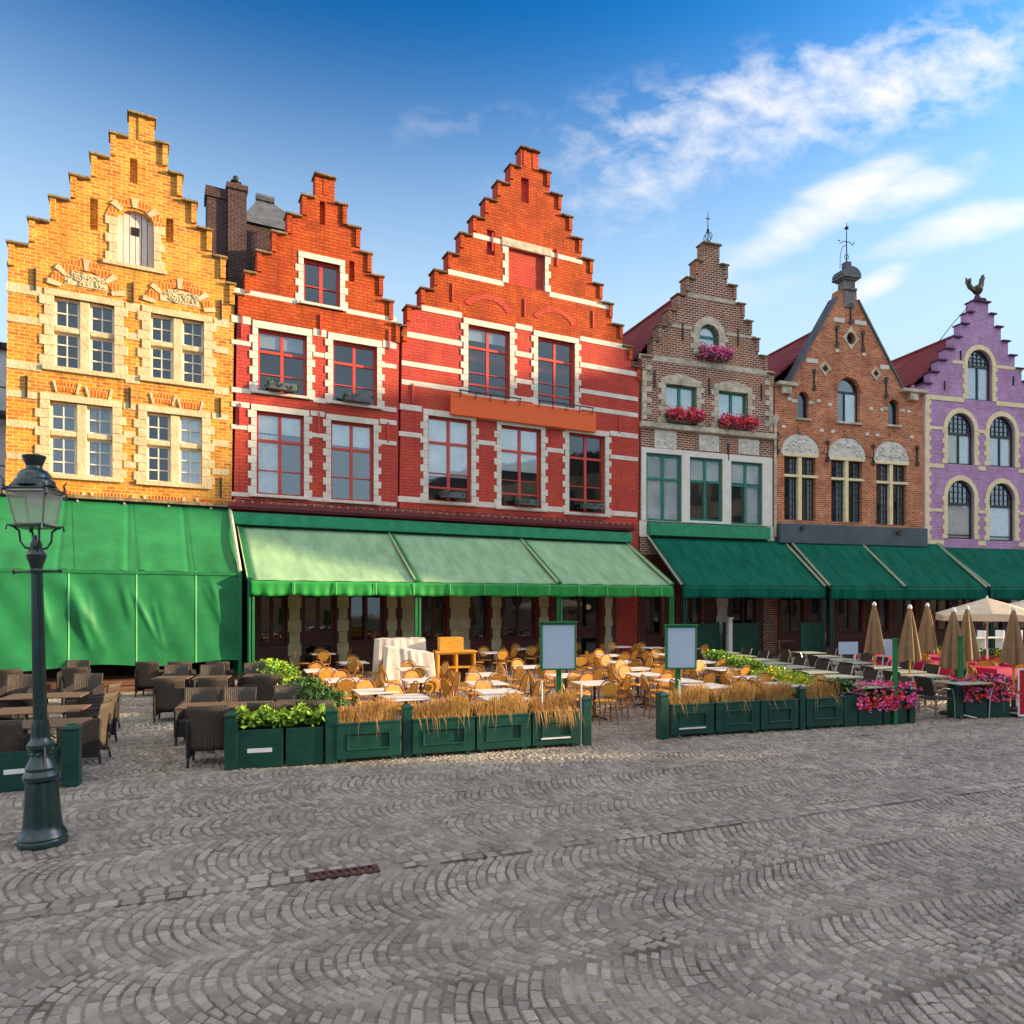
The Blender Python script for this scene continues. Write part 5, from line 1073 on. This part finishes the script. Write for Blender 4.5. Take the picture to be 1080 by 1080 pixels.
# dark end chair turned away behind the front planters
# right terrace: grey green tables with dark chairs
rows2 = [('left row of grey green tables', [(913,722.5),(882,713),(858,708),(835.5,703),(813,699),(798,695.5),(778,691.5),(762,688)]),
         ('right row of grey green tables', [(1013,719),(976,712.5),(950,707.5),(925,703),(901,698.5),(886.5,695.3),(869,692),(852,688)])]
TA2 = R(17)
for rn, pts_ in rows2:
    for k, (px, py) in enumerate(pts_):
        x, y, _ = gp(px, py, .75); tabs.append((x, y))
        o_ = (ordn+['eighth'])[k]
        table(x, y, TA2, 'grey', '%s grey green cafe table from the front, %s' % (o_, rn.replace(' of grey green tables', '')), 'grey green cafe tables', M_TTG, M_STEEL, .42, .36)
        for nm, dx, rz in (('left', -.66, math.pi/2), ('right', .66, -math.pi/2)):
            qx, qy = loc(x, y, dx, 0, TA2)
            if free(qx, qy, .5) and not any((qx-a_)**2+(qy-b_)**2 < .5**2 for a_, b_ in tabs): place('terrace_chair', qx, qy, TA2+rz+rnd.uniform(-.15, .15), 'dark cafe chair, %s of %s table, %s' % (nm, o_, rn.replace(' tables', '')), 'dark cafe chairs')
for k, (px, py) in enumerate(((744,675.5),(822,675.5),(722,678))):
    x, y, _ = gp(px, py, .75); table(x, y, TA2, 'brown', ['brown table against the dark brown house behind the right menu board', 'long-legged brown table standing before the shop windows of the dark brown house', 'brown table at the left end of the dark brown house front'][k], 'brown tables by the wall', M_TTB, M_STEEL, .5, .36)
# wicker terrace of the yellow house, right block
TA0 = R(12)
def ytop(x_, y_, h_): return atY(x_, (CH-h_)*FPX/(y_-HY))
WB = [('front row', [(222,741),(277,739.5),(327,738)], math.pi*0, 'back turned to the square'), ('second row', [(208,727),(250,726.5),(304,724)], math.pi, 'facing the square'),
      ('third row', [(181,713),(227,712.5),(285,710)], 0, 'back turned to the square'), ('fourth row', [(183,702),(221,702),(267,700)], math.pi, 'facing the square'), ('fifth row', [(178,693.5),(210,693.3),(249,693.2)], 0, 'back turned to the square')]
pos = ['left', 'middle', 'right']
for rn, ps, rz, wd in WB:
    for k, (px, py) in enumerate(ps):
        x, y, _ = ytop(px, py, .90); y += (.25 if rn == 'front row' and k else 0)
        place('wicker_armchair', x, min(y, 18.3), TA0+(math.pi if rz == 0 else 0)+rnd.uniform(-.08, .08), '%s wicker armchair of the %s, %s' % (pos[k], rn, wd), 'grey brown wicker armchairs')
ch = {}
# tables of the wicker block: between first/second and third/fourth rows
for (pa, pb, rn) in ((((222,741),(277,739.5),(327,738)), ((208,727),(250,726.5),(304,724)), 'front'), (((181,713),(227,712.5),(285,710)), ((183,702),(221,702),(267,700)), 'back')):
    for k in range(3):
        a_, b_ = ytop(*pa[k], .90), ytop(*pb[k], .90); x, y = (a_[0]+b_[0])/2, (a_[1]+b_[1])/2
        table(x, y, TA0, 'slat', '%s brown slatted table in the %s wicker seating rows, right of the aisle' % (pos[k], rn), 'brown slatted tables', M_TTB, M_IRON, .36, .30)
# left block
for k, (px, py, nm) in enumerate(((36,763,'nearest'),(42,748,'middle'),(49,733,'farthest'))):
    x, y, _ = gp(px, py, .75); table(x, y, TA0+.1, 'wide', '%s wide table with grey green boards left of the aisle, behind the street lamp' % nm, 'wide boarded tables', [M_TTB, M_TTG][0], M_IRON, .62, .36)
for i_, o in enumerate([o for o in C.objects if o.get('group') == 'wide boarded tables']):
    pass
for k, (px, py, h_, rz, lab) in enumerate(((90,743,.93,-math.pi/2,'near wicker armchair at the right end of the boarded tables, facing left'),(98,732,.93,-math.pi/2,'second wicker armchair at the right end of the boarded tables, facing left'),(104,722,.93,-math.pi/2,'third wicker armchair at the right end of the boarded tables, facing left'),
     (88,713.5,.93,0,'wicker armchair behind the boarded tables, nearest of the three by the tarpaulin on the right'),(84,704,.93,math.pi,'wicker armchair behind the boarded tables, middle of the three by the tarpaulin'),(93,696.5,.93,0,'wicker armchair behind the boarded tables, closest of its column to the tarpaulin'),
     (18,714.5,.93,0,'wicker armchair left of the street lamp, nearest of its column'),(14,706,.93,math.pi,'wicker armchair left of the street lamp, middle of its column'),(23,696.5,.93,0,'wicker armchair left of the street lamp, farthest of its column'),
     (2,727,.93,math.pi/2,'wicker armchair at the left frame edge beside the boarded tables'),(-3,746,.93,math.pi/2,'wicker armchair at the left frame edge beside the near boarded table'),(6,776,.72,math.pi,'dark wicker armchair at the far left behind the green planter'))):
    x, y, _ = ytop(px, py, h_-.07); y = min(y, 18.2); place('wicker_armchair', x, y, TA0+rz+rnd.uniform(-.08, .08), lab, 'grey brown wicker armchairs')

# planters ---------------------------------------------------------------------
def planter(xl, yl, xr, yr, h, lab, group, kind, seed, cat='planter', d_=.42, panel=True, feet=True, bracket=None, mat_=None, name='planter_box'):
    a_ = Vector(gp(xl, yl)); b_ = Vector(gp(xr, yr)); L_ = (b_-a_).length; an = math.atan2(b_.y-a_.y, b_.x-a_.x); c = (a_+b_)/2
    t = empty(name, (c.x, c.y, 0), an, lab, cat, group); m_ = mat_ or M_GRD; w_ = L_/2-.012; z0 = .06 if feet else .0
    mb = MB(); mb.ph(rect((-w_, w_, z0, h)), [], 0, .03); mb.box(-w_, w_, d_-.03, d_, z0, h); mb.box(-w_, -w_+.03, .031, d_-.031, z0, h); mb.box(w_-.03, w_, .031, d_-.031, z0, h); mb.build('body', m_, t, bevel=.006)
    mb = MB(); mb.box(-w_+.03, w_-.03, .03, d_-.03, h-.12, h-.06); mb.build('soil', M_SOIL, t)
    if panel:
        mb = MB(); mb.ph(rect((-w_-.004, w_+.004, z0-.01, h+.01)), [rect((-w_+.15, w_-.15, z0+.11, h-.12))], -.02, 0); mb.ph(rect((-w_+.15, w_-.15, z0+.11, h-.12)), [rect((-w_+.18, w_-.18, z0+.14, h-.15))], -.034, -.001); mb.build('panel_frame', m_, t, bevel=.005)
        mb = MB(); mb.box(-w_-.01, w_+.01, -.035, .04, h, h+.03); mb.build('rim', m_, t, bevel=.006)
    if feet:
        for s_ in (-1, 1): mb = MB(); mb.box(s_*(w_-.1)-.04, s_*(w_-.1)+.04, .0, .08, 0, .06); mb.build('foot', m_, t)
    if bracket is not None:
        mb = MB(); mb.box(-w_+.14, w_-.18, -.045, -.036, .15, .175) if bracket != 'plate' else mb.box(-.17, .17, -.012, -.001, .22, .28); mb.build('label_strip', M_WH, t)
    r = random.Random(seed)
    if kind == 'straw':
        mb = MB()
        for k in range(int(1300*L_)):
            x = r.uniform(-w_+.04, w_-.04); y = r.uniform(.05, d_-.05); cl = int((x+w_)/.32); hh = r.uniform(.24, .42)*(.75+.35*((cl*37) % 5)/5); dx = r.gauss(0, .06)+.04*math.sin(cl*2.3); dy_ = r.gauss(-.01, .06); wv = .0045
            p0, p1, p2, p3 = (x, y, h-.08), (x+dx*.35, y+dy_*.35, h-.08+hh*.6), (x+dx*.9, y+dy_*.9, h-.08+hh), (x+dx*1.5, y+dy_*1.5, h-.08+hh*(1.12-abs(dx)*1.5))
            if r.random() < (.09 if seed == 5 else .008): p2 = (x+dx, -.12*r.random(), h+.05); p3 = (x+dx*1.5, -.1-.1*r.random(), h-.1-.18*r.random())
            mb.add([(p0[0]-wv, p0[1], p0[2]), (p0[0]+wv, p0[1], p0[2]), (p1[0]+wv, p1[1], p1[2]), (p1[0]-wv, p1[1], p1[2]), (p2[0]+wv*.8, p2[1], p2[2]), (p2[0]-wv*.8, p2[1], p2[2]), (p3[0], p3[1], p3[2])], [(0,1,2,3), (3,2,4,5), (5,4,6)])
        mb.build('dry_grass', M_STRAW, t, fix=False)
    elif kind in ('shrub', 'darkshrub', 'yellow', 'flowers'):
        fnn = lambda hh, dpt: (lambda r: (lambda x, a1, a2: (x, d_/2+a1*dpt, h+.02+abs(a2)*hh*(.7+.45*math.sin(x*9+seed)**2)))(r.uniform(-w_-.02, w_+.02), r.gauss(0, .45), r.random()**.6))
        mb = MB(); foliage(mb, fnn(.26, .24), int(1100*L_), .05, r); mb.build('leaves', M_LEAFD if kind in ('darkshrub', 'flowers') else M_LEAF, t, fix=False)
        if kind == 'shrub': mb = MB(); foliage(mb, fnn(.20, .22), int(240*L_), .05, r); mb.build('leaves', M_LEAFD, t, fix=False)
        if kind == 'yellow': mb = MB(); foliage(mb, fnn(.36, .22), int(420*L_), .06, r, elong=1.2); mb.build('blossom', M_FLY, t, fix=False)
        if kind == 'flowers':
            for c_ in (M_FLP, M_FLR, M_FLP) if seed % 2 == 0 else (M_FLP, M_FLM, M_FLR):
                mb = MB(); ce = [r.uniform(-w_, w_) for _ in range(3)]
                def fp(r, ce=ce):
                    x = max(-w_-.05, min(w_+.12, r.choice(ce)+r.gauss(0, .24))); hang = r.random() < .3
                    return (x, -.06-.05*r.random() if hang else d_/2+r.gauss(0, .16)-.05, h-.14+.25*r.random() if hang else h+.06+.30*r.random())
                for q in range(int(85*L_)):
                    p = fp(r)
                    for s_ in range(6): foliage(mb, lambda r_: (p[0]+r_.gauss(0, .018), p[1]+r_.gauss(0, .018), p[2]+r_.gauss(0, .018)), 1, .055, r, elong=1.)
                mb.build('blossom', c_, t, fix=False)
    return t
def gpost(xc, yb, wpx, h, lab, group='planter end posts', an=TA, cap=True):
    x, y, _ = gp(xc, yb); w_ = wpx*y/FPX/2; t = empty('planter_post', (x, y+w_, 0), an, lab, 'post', group)
    mb = MB(); mb.box(-w_, w_, -w_, w_, 0, h-.05); mb.build('shaft', M_GRD, t, bevel=.008); mb = MB(); mb.box(-w_-.01, w_+.01, -w_-.01, w_+.01, h-.05, h-.015); mb.lathe([(w_*1.3, h-.015), (w_*1.0, h+.01), (w_*.4, h+.03)], 4, M=Matrix.Rotation(R(0), 4, 'Z')); mb.build('cap', M_GRD, t, bevel=.006)
    return t
planter(248,811,299.5,808,.55,'plain dark green planter with white label strip and lime shrub, leftmost of the middle row','green planters of the middle row','shrub',1,panel=False,feet=False,bracket='plate')
planter(300.5,808,342,805.5,.55,'plain dark green planter with lime shrub, between the labelled planter and the panelled ones','green planters of the middle row','shrub',2,panel=False,feet=False)
gpost(241,812,13,.80,'green end post at the left end of the middle planter row'); gpost(347.5,805.5,13,.80,'green post between the shrub planter and the first dry grass planter')
planter(354,805,423,799.5,.56,'panelled green planter of dry grass, first from the left','panelled planters with dry grass','straw',4)
gpost(428.5,799,10,.80,'green post between the first and second dry grass planters')
planter(434.5,799,501,794.5,.56,'panelled green planter of dry grass, second from the left','panelled planters with dry grass','straw',6)
planter(502,794.5,560,790,.56,'panelled green planter of dry grass, third from the left','panelled planters with dry grass','straw',8)
planter(561,790,612,786.5,.56,'panelled green planter of overhanging dry grass below the left menu board','panelled planters with dry grass','straw',5,bracket='line')
gpost(618,786,10,.80,'green end post left of the gap between the planter rows')
gpost(699.5,780,10,.80,'green end post right of the gap between the planter rows')
planter(707,778.5,753,775.5,.56,'panelled green planter of dry grass below the right menu board','panelled planters with dry grass','straw',9,bracket='line')
planter(754.5,775.5,801,772.5,.56,'panelled green planter of dry grass, second right of the gap','panelled planters with dry grass','straw',10)
planter(802,772.5,842,770,.56,'panelled green planter of dry grass, third right of the gap','panelled planters with dry grass','straw',12)
gpost(846,770,7,.80,'green post between the third and fourth dry grass planters right of the gap')
planter(850,769.5,889,767,.56,'panelled green planter of dry grass next to the dark shrub','panelled planters with dry grass','straw',14)
planter(889.5,767,905,766,.60,'small green planter with dark shrub beside the flower boxes','flower planters','darkshrub',15,panel=False,feet=False)
planter(905.5,766,931.5,764.5,.45,'green planter overflowing with pink flowers beside the dark shrub','flower planters','flowers',16,panel=False,feet=False,mat_=M_FAS if 0 else M_GRD)
planter(932.5,764.5,957,763,.45,'green planter with red and pink flowers at the right end of the row','flower planters','flowers',17,panel=False,feet=False)
gpost(961.5,763,8,.70,'green end post right of the pink flower planters')
gpost(1011,758,11,.75,'green post at the left of the rightmost flower planter')
planter(1018,757.5,1042,757,.50,'green planter of red and pink flowers right of the entrance gap','flower planters','flowers',18,panel=False,feet=False)
planter(1042.5,757,1066,756.5,.50,'green planter of violet pink flowers beside the red board','flower planters','flowers',19,panel=False,feet=False)
planter(-22,838,62,830,.50,'dark green planter behind the lamp base at the lower left','lower left planters',None,20,panel=False,feet=False,bracket='plate')
gpost(71,830,16,.78,'dark green end post right of the lamp base')
# shrub rows that run back towards the houses
def hedge(x0, y0, x1, y1, n, kind, base):
    a_ = Vector(gp(x0, y0)); b_ = Vector(gp(x1, y1)); d_ = (b_-a_)/n; an = math.atan2(d_.y, d_.x)
    for k in range(n):
        kd = kind[k % len(kind)]; c = a_+d_*(k+.5); L_ = d_.length
        t = empty('shrub_planter', (c.x, c.y, 0), an, base % ordn[k], 'planter', 'shrub planters running back to the houses')
        mb = MB(); mb.box(-L_/2+.02, L_/2-.02, -.18, .18, 0, .5); mb.build('body', M_GRD, t)
        r = random.Random(k+int(x0)); fnn = lambda hh: (lambda r: (r.uniform(-L_/2, L_/2), r.gauss(0, .14), .5+hh*r.random()**.7*(.8+.3*math.sin(k*2.1+r.random()))))
        mb = MB(); foliage(mb, fnn(.42), 900, .055, r); mb.build('leaves', M_LEAF if kd != 'd' else M_LEAFD, t, fix=False)
        mb = MB(); foliage(mb, fnn(.40), 420, .05, r); mb.build('blossom' if kd == 'y' else 'leaves', M_FLY if kd == 'y' else M_LEAFD, t, fix=False)
hedge(352, 793, 275, 724, 6, 'ddyll', '%s shrub planter from the front between wicker and white terraces')
hedge(850, 762, 752, 716, 7, 'yyylldl', '%s shrub planter from the front between white and grey terraces')
# menu boards
for (xa, xb, yt, yb, xp, ypl, lab) in ((572,607,658,706,590,787,'blank pale blue menu board on green post at the left of the planter gap'), (703.5,734,661,705,716,779,'blank pale blue menu board on green post at the right of the planter gap')):
    Y = (CH*FPX)/(ypl-HY)+.55; xc = (xa+xb)/2; X, Y, _ = atY(xc, Y); t = empty('menu_board', (X, Y, 0), R(4), lab, 'sign', 'menu boards')
    w_ = (xb-xa)/2*Y/FPX; z0 = CH-(yb-HY)*Y/FPX; z1 = CH-(yt-HY)*Y/FPX; dx = (xp-xc)*Y/FPX
    mb = MB(); mb.box(dx-.045, dx+.045, .02, .11, 0, z1-.1); mb.build('post', M_GRN, t, bevel=.008)
    mb = MB(); mb.ph(rect((-w_-.045, w_+.01, z0-.01, z1+.02)), [rect((-w_, w_-.02, z0+.02, z1-.02))], -.04, .0); mb.box(-w_-.045, w_+.01, .0, .015, z0-.01, z1+.02); mb.build('frame', M_GRN, t, bevel=.004)
    mb = MB(); mb.box(-w_, w_-.02, -.03, -.002, z0+.02, z1-.02); mb.build('board', M_BOARD, t)
    mb = MB(); mb.box(-w_-.06, w_+.03, -.07, .04, z1+.02, z1+.045); mb.build('top_cap', M_GRN, t)
for (x, yt, yb, lab) in ((571.5,720,783,'thin white pole before the left menu board planter'), (613,719,781,'thin white pole at the end post left of the gap'), (716.5,718,772,'thin white pole before the right menu board planter')):
    Y = CH*FPX/(yb+4-HY)-.06; X, Y, _ = atY(x, Y); t = empty('white_pole', (X, Y, 0), 0, lab, 'pole', 'thin white poles'); z1 = CH-(yt-HY)*Y/FPX
    mb = MB(); mb.tube([(0, 0, 0), (0, 0, z1)], .014, 6); mb.build('rod', M_WH, t); mb = MB(); mb.tube([(0, 0, z1), (.0, .12, z1+.01)], .012, 6); mb.lathe([(.04, 0), (.04, .01)], 10); mb.build('bracket', M_WH, t)
for (x, yt, yb, lab) in ((944,675,766,'slim green pole rising from the flower planters'), (1013,672,758,'slim green pole at the entrance post by the umbrellas')):
    Y = CH*FPX/(yb-HY)+.2; X, Y, _ = atY(x, Y); t = empty('green_pole', (X, Y, 0), 0, lab, 'pole', 'slim green poles'); z1 = CH-(yt-HY)*Y/FPX
    mb = MB(); mb.box(-.035, .035, -.035, .035, 0, z1); mb.build('rod', M_GRN, t); mb = MB(); mb.box(-.05, .05, -.05, .05, z1, z1+.03); mb.build('cap', M_GRN, t)
# red board at the right edge
X, Y, _ = gp(1078, 757); t = empty('red_board', (X, Y, 0), R(8), 'red standing board at the right edge beside the flower planter', 'sign')
mb = MB(); mb.box(-.08, .6, 0, .03, .05, 1.0); mb.build('panel', M_REDS, t, bevel=.01); mb = MB(); mb.ph(rect((-.1, .62, .03, 1.03)), [rect((-.07, .59, .07, .99))], -.012, .0); mb.build('frame', M_FLP if 0 else M_WH, t)
for s_ in (-.06, .56): mb = MB(); mb.box(s_, s_+.04, .03, .25, 0, .06); mb.build('foot', M_IRON, t)

# dust-sheeted furniture and pine cabinet
X, Y, _ = gp(430, 727); t = empty('covered_furniture', (X, Y, 0), TA, 'stacked furniture under a crumpled pale dust sheet beside the pine cabinet', 'furniture')
def sheet(w_, d_, h_, slope, seed, y0):
    mb = MB(); r = random.Random(seed)
    def fn(s_, q_):
        a_ = s_*2*math.pi; e = 1/max(abs(math.cos(a_)), abs(math.sin(a_)))**.93
        z = h_*min(1, max(0, q_*1.5)); rr = 1+.10*(1-min(1, q_*1.4))*(1+.5*math.sin(a_*3+seed))
        k = max(0, (1-q_)/.33) if q_ > .67 else 1
        x, y = w_*math.cos(a_)*e*.8*rr*k, d_*math.sin(a_)*e*.8*rr*k
        f = .028*math.sin(a_*9+seed+2*math.sin(a_*2))+.016*math.sin(a_*21+q_*5); x += f*math.cos(a_)*(1-.6*q_); y += f*math.sin(a_)*(1-.6*q_)
        return (x, y+y0, .1+z+slope*x*min(1, q_*1.5)+.02*math.sin(x*14+y*9+seed))
    mb.grid(fn, 96, 18); return mb
sheet(.78, .5, 1.0, -.16, 3, 0).build('front_sheet', M_SHEET, t, fix=False, smooth=50); 
sheet(.85, .4, 1.25, 0, 5, 1.0).build('rear_sheet', M_SHEET, t, fix=False, smooth=50)
mb = MB(); mb.box(-.6, .6, -.3, .3, 0, .95); mb.box(-.65, .65, .75, 1.25, 0, 1.15); mb.build('furniture_stack', M_WOODD, t)
X, Y, _ = gp(480, 722); t = empty('pine_cabinet', (X, Y, 0), TA-.1, 'varnished pine cabinet with open compartments and a box on top', 'cabinet')
mb = MB(); mb.ph(rect((-.55, .55, .0, .95)), [rect((-.50, -.03, .08, .50)), rect((.03, .50, .08, .50)), rect((-.5, -.03, .55, .90)), rect((.03, .5, .55, .90))], -.28, .28); mb.build('carcass', M_OAK, t, bevel=.005)
mb = MB(); mb.box(-.54, .54, .24, .27, .05, .92); mb.build('back_panel', M_DECK, t)
mb = MB(); mb.box(-.6, .6, -.32, .32, .95, .99); mb.build('top_board', M_OAK, t, bevel=.004)
mb = MB(); mb.box(-.48, .2, -.22, .22, .992, 1.38); mb.build('drawer_box', M_OAK, t, bevel=.008)

# umbrellas, right terrace
def closed_umbrella(x, Y, ytip, ybot, lab, seed):
    X, Y, _ = atY(x, Y); t = empty('closed_umbrella', (X, Y, 0), rnd.uniform(0, 3), lab, 'umbrella', 'closed beige umbrellas'); zt = CH-(ytip-HY)*Y/FPX; zb = CH-(ybot-HY)*Y/FPX
    mb = MB(); r = random.Random(seed); ph_ = r.uniform(0, 6)
    def fn(s_, q_):
        a_ = s_*6.2832; rr = .03+.185*q_**.8*(1+.30*math.sin(a_*6+ph_)+.12*math.sin(a_*11)); return (rr*math.cos(a_), rr*math.sin(a_), zt-.05-(zt-zb)*q_+.03*math.sin(a_*8)*q_)
    mb.grid(fn, 72, 12); o = mb.build('canopy', M_BEIGE, t, fix=False, smooth=50)
    mb = MB(); mb.lathe([(.05, 0), (.045, .05), (.02, .09)], 10, (0, 0, zt-.06)); mb.build('finial', M_WH, t)
    mb = MB(); mb.tube([(0, 0, 0), (0, 0, zt-.1)], .025, 8); mb.build('pole', M_OAK, t); mb = MB(); mb.lathe([(.28, 0), (.27, .05), (.05, .08), (.04, .3)], 16); mb.build('base', M_IRON, t)
for k, (x, Y, a_, b_, lab) in enumerate(((922,18,636,687,'closed beige umbrella, leftmost, beside the green awning post'),(959.5,16.5,639,694,'closed beige umbrella, second from left, front row'),(978,18.6,637,686,'closed beige umbrella, third from left, set further back'),(1005.6,15.2,642,701,'closed beige umbrella by the slim green entrance pole'),(1020,17.6,640,694,'closed beige umbrella just left of the open parasol pole'),(1069,15.8,641,698,'closed beige umbrella, rightmost'))): closed_umbrella(x, Y, a_, b_, lab, k)
for (x, Y, zt, w_, lab) in ((1041,19.5,2.52,1.05,'open cream parasol before the orange-brown house'), (1098,20.5,2.58,1.25,'open cream parasol cut by the right frame edge')):
    X, Y, _ = atY(x, Y); t = empty('open_parasol', (X, Y, 0), .3, lab, 'umbrella', 'open cream parasols'); mb = MB()
    w_ *= 1.15
    V_ = [(0, 0, zt)]+[(w_*(1 if k % 2 else 1.28)*math.cos(k*.7854), w_*(1 if k % 2 else 1.28)*math.sin(k*.7854), zt-.42-(.0 if k % 2 else .06)) for k in range(8)]+[(w_*(1 if k % 2 else 1.28)*math.cos(k*.7854), w_*(1 if k % 2 else 1.28)*math.sin(k*.7854), zt-.62) for k in range(8)]
    mb.add(V_, [(0, 1+k, 1+(k+1) % 8) for k in range(8)]+[(1+k, 9+k, 9+(k+1) % 8, 1+(k+1) % 8) for k in range(8)]); mb.build('canopy', M_CREAM, t, fix=False)
    mb = MB(); mb.tube([(0, 0, 0), (0, 0, zt+.05)], .025, 8); mb.build('pole', M_WH, t)
    mb = MB(); [mb.tube([(0, 0, zt-.7), (w_*.6*math.cos(k*.7854), w_*.6*math.sin(k*.7854), zt-.27)], .01, 4) for k in range(8)]; mb.build('strut', M_WH, t)
# cerise tables of the umbrella terrace with low flower troughs between
kk = 0; rc = random.Random(5)
cer = []
for (px, py) in ((921,691),(944,690),(968,690),(978,697),(1000,693),(1010,702),(1028,698),(1048,692),(1050,704),(1072,700),(938,697)):
    x, y, _ = gp(px, py, .75); kk += 1; cer.append((x, y))
    t = empty('covered_table', (x, y, 0), TA2, 'cerise-clothed table, number %s from the left edge of the umbrella terrace' % kk, 'table', 'cerise covered tables')
    t['label'] = 'cerise-clothed table ' + ['left of the leftmost closed umbrella', 'behind the low flower planter pole', 'between the second and third umbrellas', 'before the third closed umbrella', 'left of the open parasol', 'right of the entrance pole, nearest of all', 'under the left rim of the open parasol', 'beside the open parasol pole', 'before the open parasol, near the flower planter', 'under the rightmost closed umbrella', 'before the leftmost closed umbrella'][kk-1]
    mb = MB(); mb.box(-.4, .4, -.36, .36, .72, .75); mb.build('tabletop', M_CERISE, t, bevel=.01); mb = MB(); mb.grid(lambda s_, q_: (((.4+.03*q_)*[-1, 1, 1, -1, -1][int(min(3.999, s_*4))]*(1-(s_*4 % 1 if s_ < 1 else 1))+(.4+.03*q_)*[-1, 1, 1, -1, -1][int(min(3.999, s_*4))+1]*(s_*4 % 1 if s_ < 1 else 1)), ((.36+.03*q_)*[-1, -1, 1, 1, -1][int(min(3.999, s_*4))]*(1-(s_*4 % 1 if s_ < 1 else 1))+(.36+.03*q_)*[-1, -1, 1, 1, -1][int(min(3.999, s_*4))+1]*(s_*4 % 1 if s_ < 1 else 1)), .74-.22*q_), 32, 2); mb.build('cloth_skirt', M_CERISE, t, fix=False)
    mb = MB(); mb.tube([(0, 0, 0), (0, 0, .72)], .03, 6); mb.lathe([(.22, 0), (.2, .03)], 12); mb.build('pedestal', M_IRON, t)
    for nm, dx, rz in (('left', -.66, math.pi/2), ('right', .66, -math.pi/2)):
        qx, qy = loc(x, y, dx, 0, TA2)
        if free(qx, qy, .5) and all((qx-a_)**2+(qy-b_)**2 > .25 for a_, b_ in tabs+cer): place('bistro_chair', qx, qy, TA2+rz, ('rattan chair, %s of ' % nm)+t['label'].replace('cerise-clothed', 'cerise'), 'rattan chairs of the umbrella terrace')
hedge(1075, 722, 985, 702, 6, 'ydl', '%s low shrub trough from the right in the umbrella terrace')
# easels with pale panels and white picket screen
for (x, yb, wpx, hpx, Y, lab) in ((895,690,22,13,19.5,'small pale panel on low stand under the orange-brown house awning'), (937,692,14,18,19,'narrow pale panel between the first two closed umbrellas')):
    X, Y, _ = atY(x, Y); t = empty('panel_stand', (X, Y, 0), R(10), lab, 'sign', 'pale panels'); w_ = wpx/2*Y/FPX; zb = CH-(yb-HY)*Y/FPX; mb = MB(); mb.box(-w_, w_, 0, .03, zb, zb+hpx*Y/FPX); mb.build('panel', M_BOARD, t)
    for s_ in (-w_*.8, w_*.8): mb = MB(); mb.tube([(s_, .015, zb), (s_, .15, 0)], .015, 5); mb.build('leg', M_WH, t)
X, Y, _ = atY(1022, 23.5); t = empty('picket_screen', (X, Y, 0), R(15.5), 'white slatted rack standing behind the closed umbrellas', 'rack'); 
for k in range(3): mb = MB(); mb.box(-.1, 2.3, 0, .3, .35+k*.42, .39+k*.42); mb.build('shelf', M_CURT, t)
for k in range(4): mb = MB(); mb.box(-.1+k*.78, -.04+k*.78, 0, .3, 0, 1.45); mb.build('upright', M_CURT, t)
X, Y, _ = gp(712, 703); 
# green side screens of the dark brown house terrace
for (xa, xb, dpt, lab) in ((727, 758, 1.2, 'dark green low screen left of the white post under the dark brown house awning'), (764, 800, 1.1, 'dark green low screen right of the white post under the dark brown house awning'), (845, 868, 2.2, 'dark green low screen at the right post of the dark brown house awning')):
    ua_, ub_ = AU(3, xa, dpt), AU(3, xb, dpt); o1, o2, a_ = FR[3]; t = empty('terrace_screen', (o1, o2, 0), a_, lab, 'screen', 'green terrace screens')
    mb = MB(); mb.box(ua_, ub_, -dpt, -dpt+.05, .1, 1.5); mb.build('panel', M_GRD, t, bevel=.01); mb = MB(); mb.box(ua_-.03, ua_+.03, -dpt-.02, -dpt+.07, 0, 1.56); mb.box(ub_-.03, ub_+.03, -dpt-.02, -dpt+.07, 0, 1.56); mb.build('post', M_GRD, t)
ua_ = AU(3, 770, 1.5); o1, o2, a_ = FR[3]; t = empty('white_post', (o1, o2, 0), a_, 'short white post between the dark green terrace screens', 'post'); mb = MB(); mb.box(ua_-.1, ua_+.1, -1.55, -1.35, 0, 1.7); mb.build('shaft', M_STW, t, bevel=.02); mb = MB(); mb.box(ua_-.13, ua_+.13, -1.58, -1.32, 1.7, 1.76); mb.build('cap', M_STW, t)
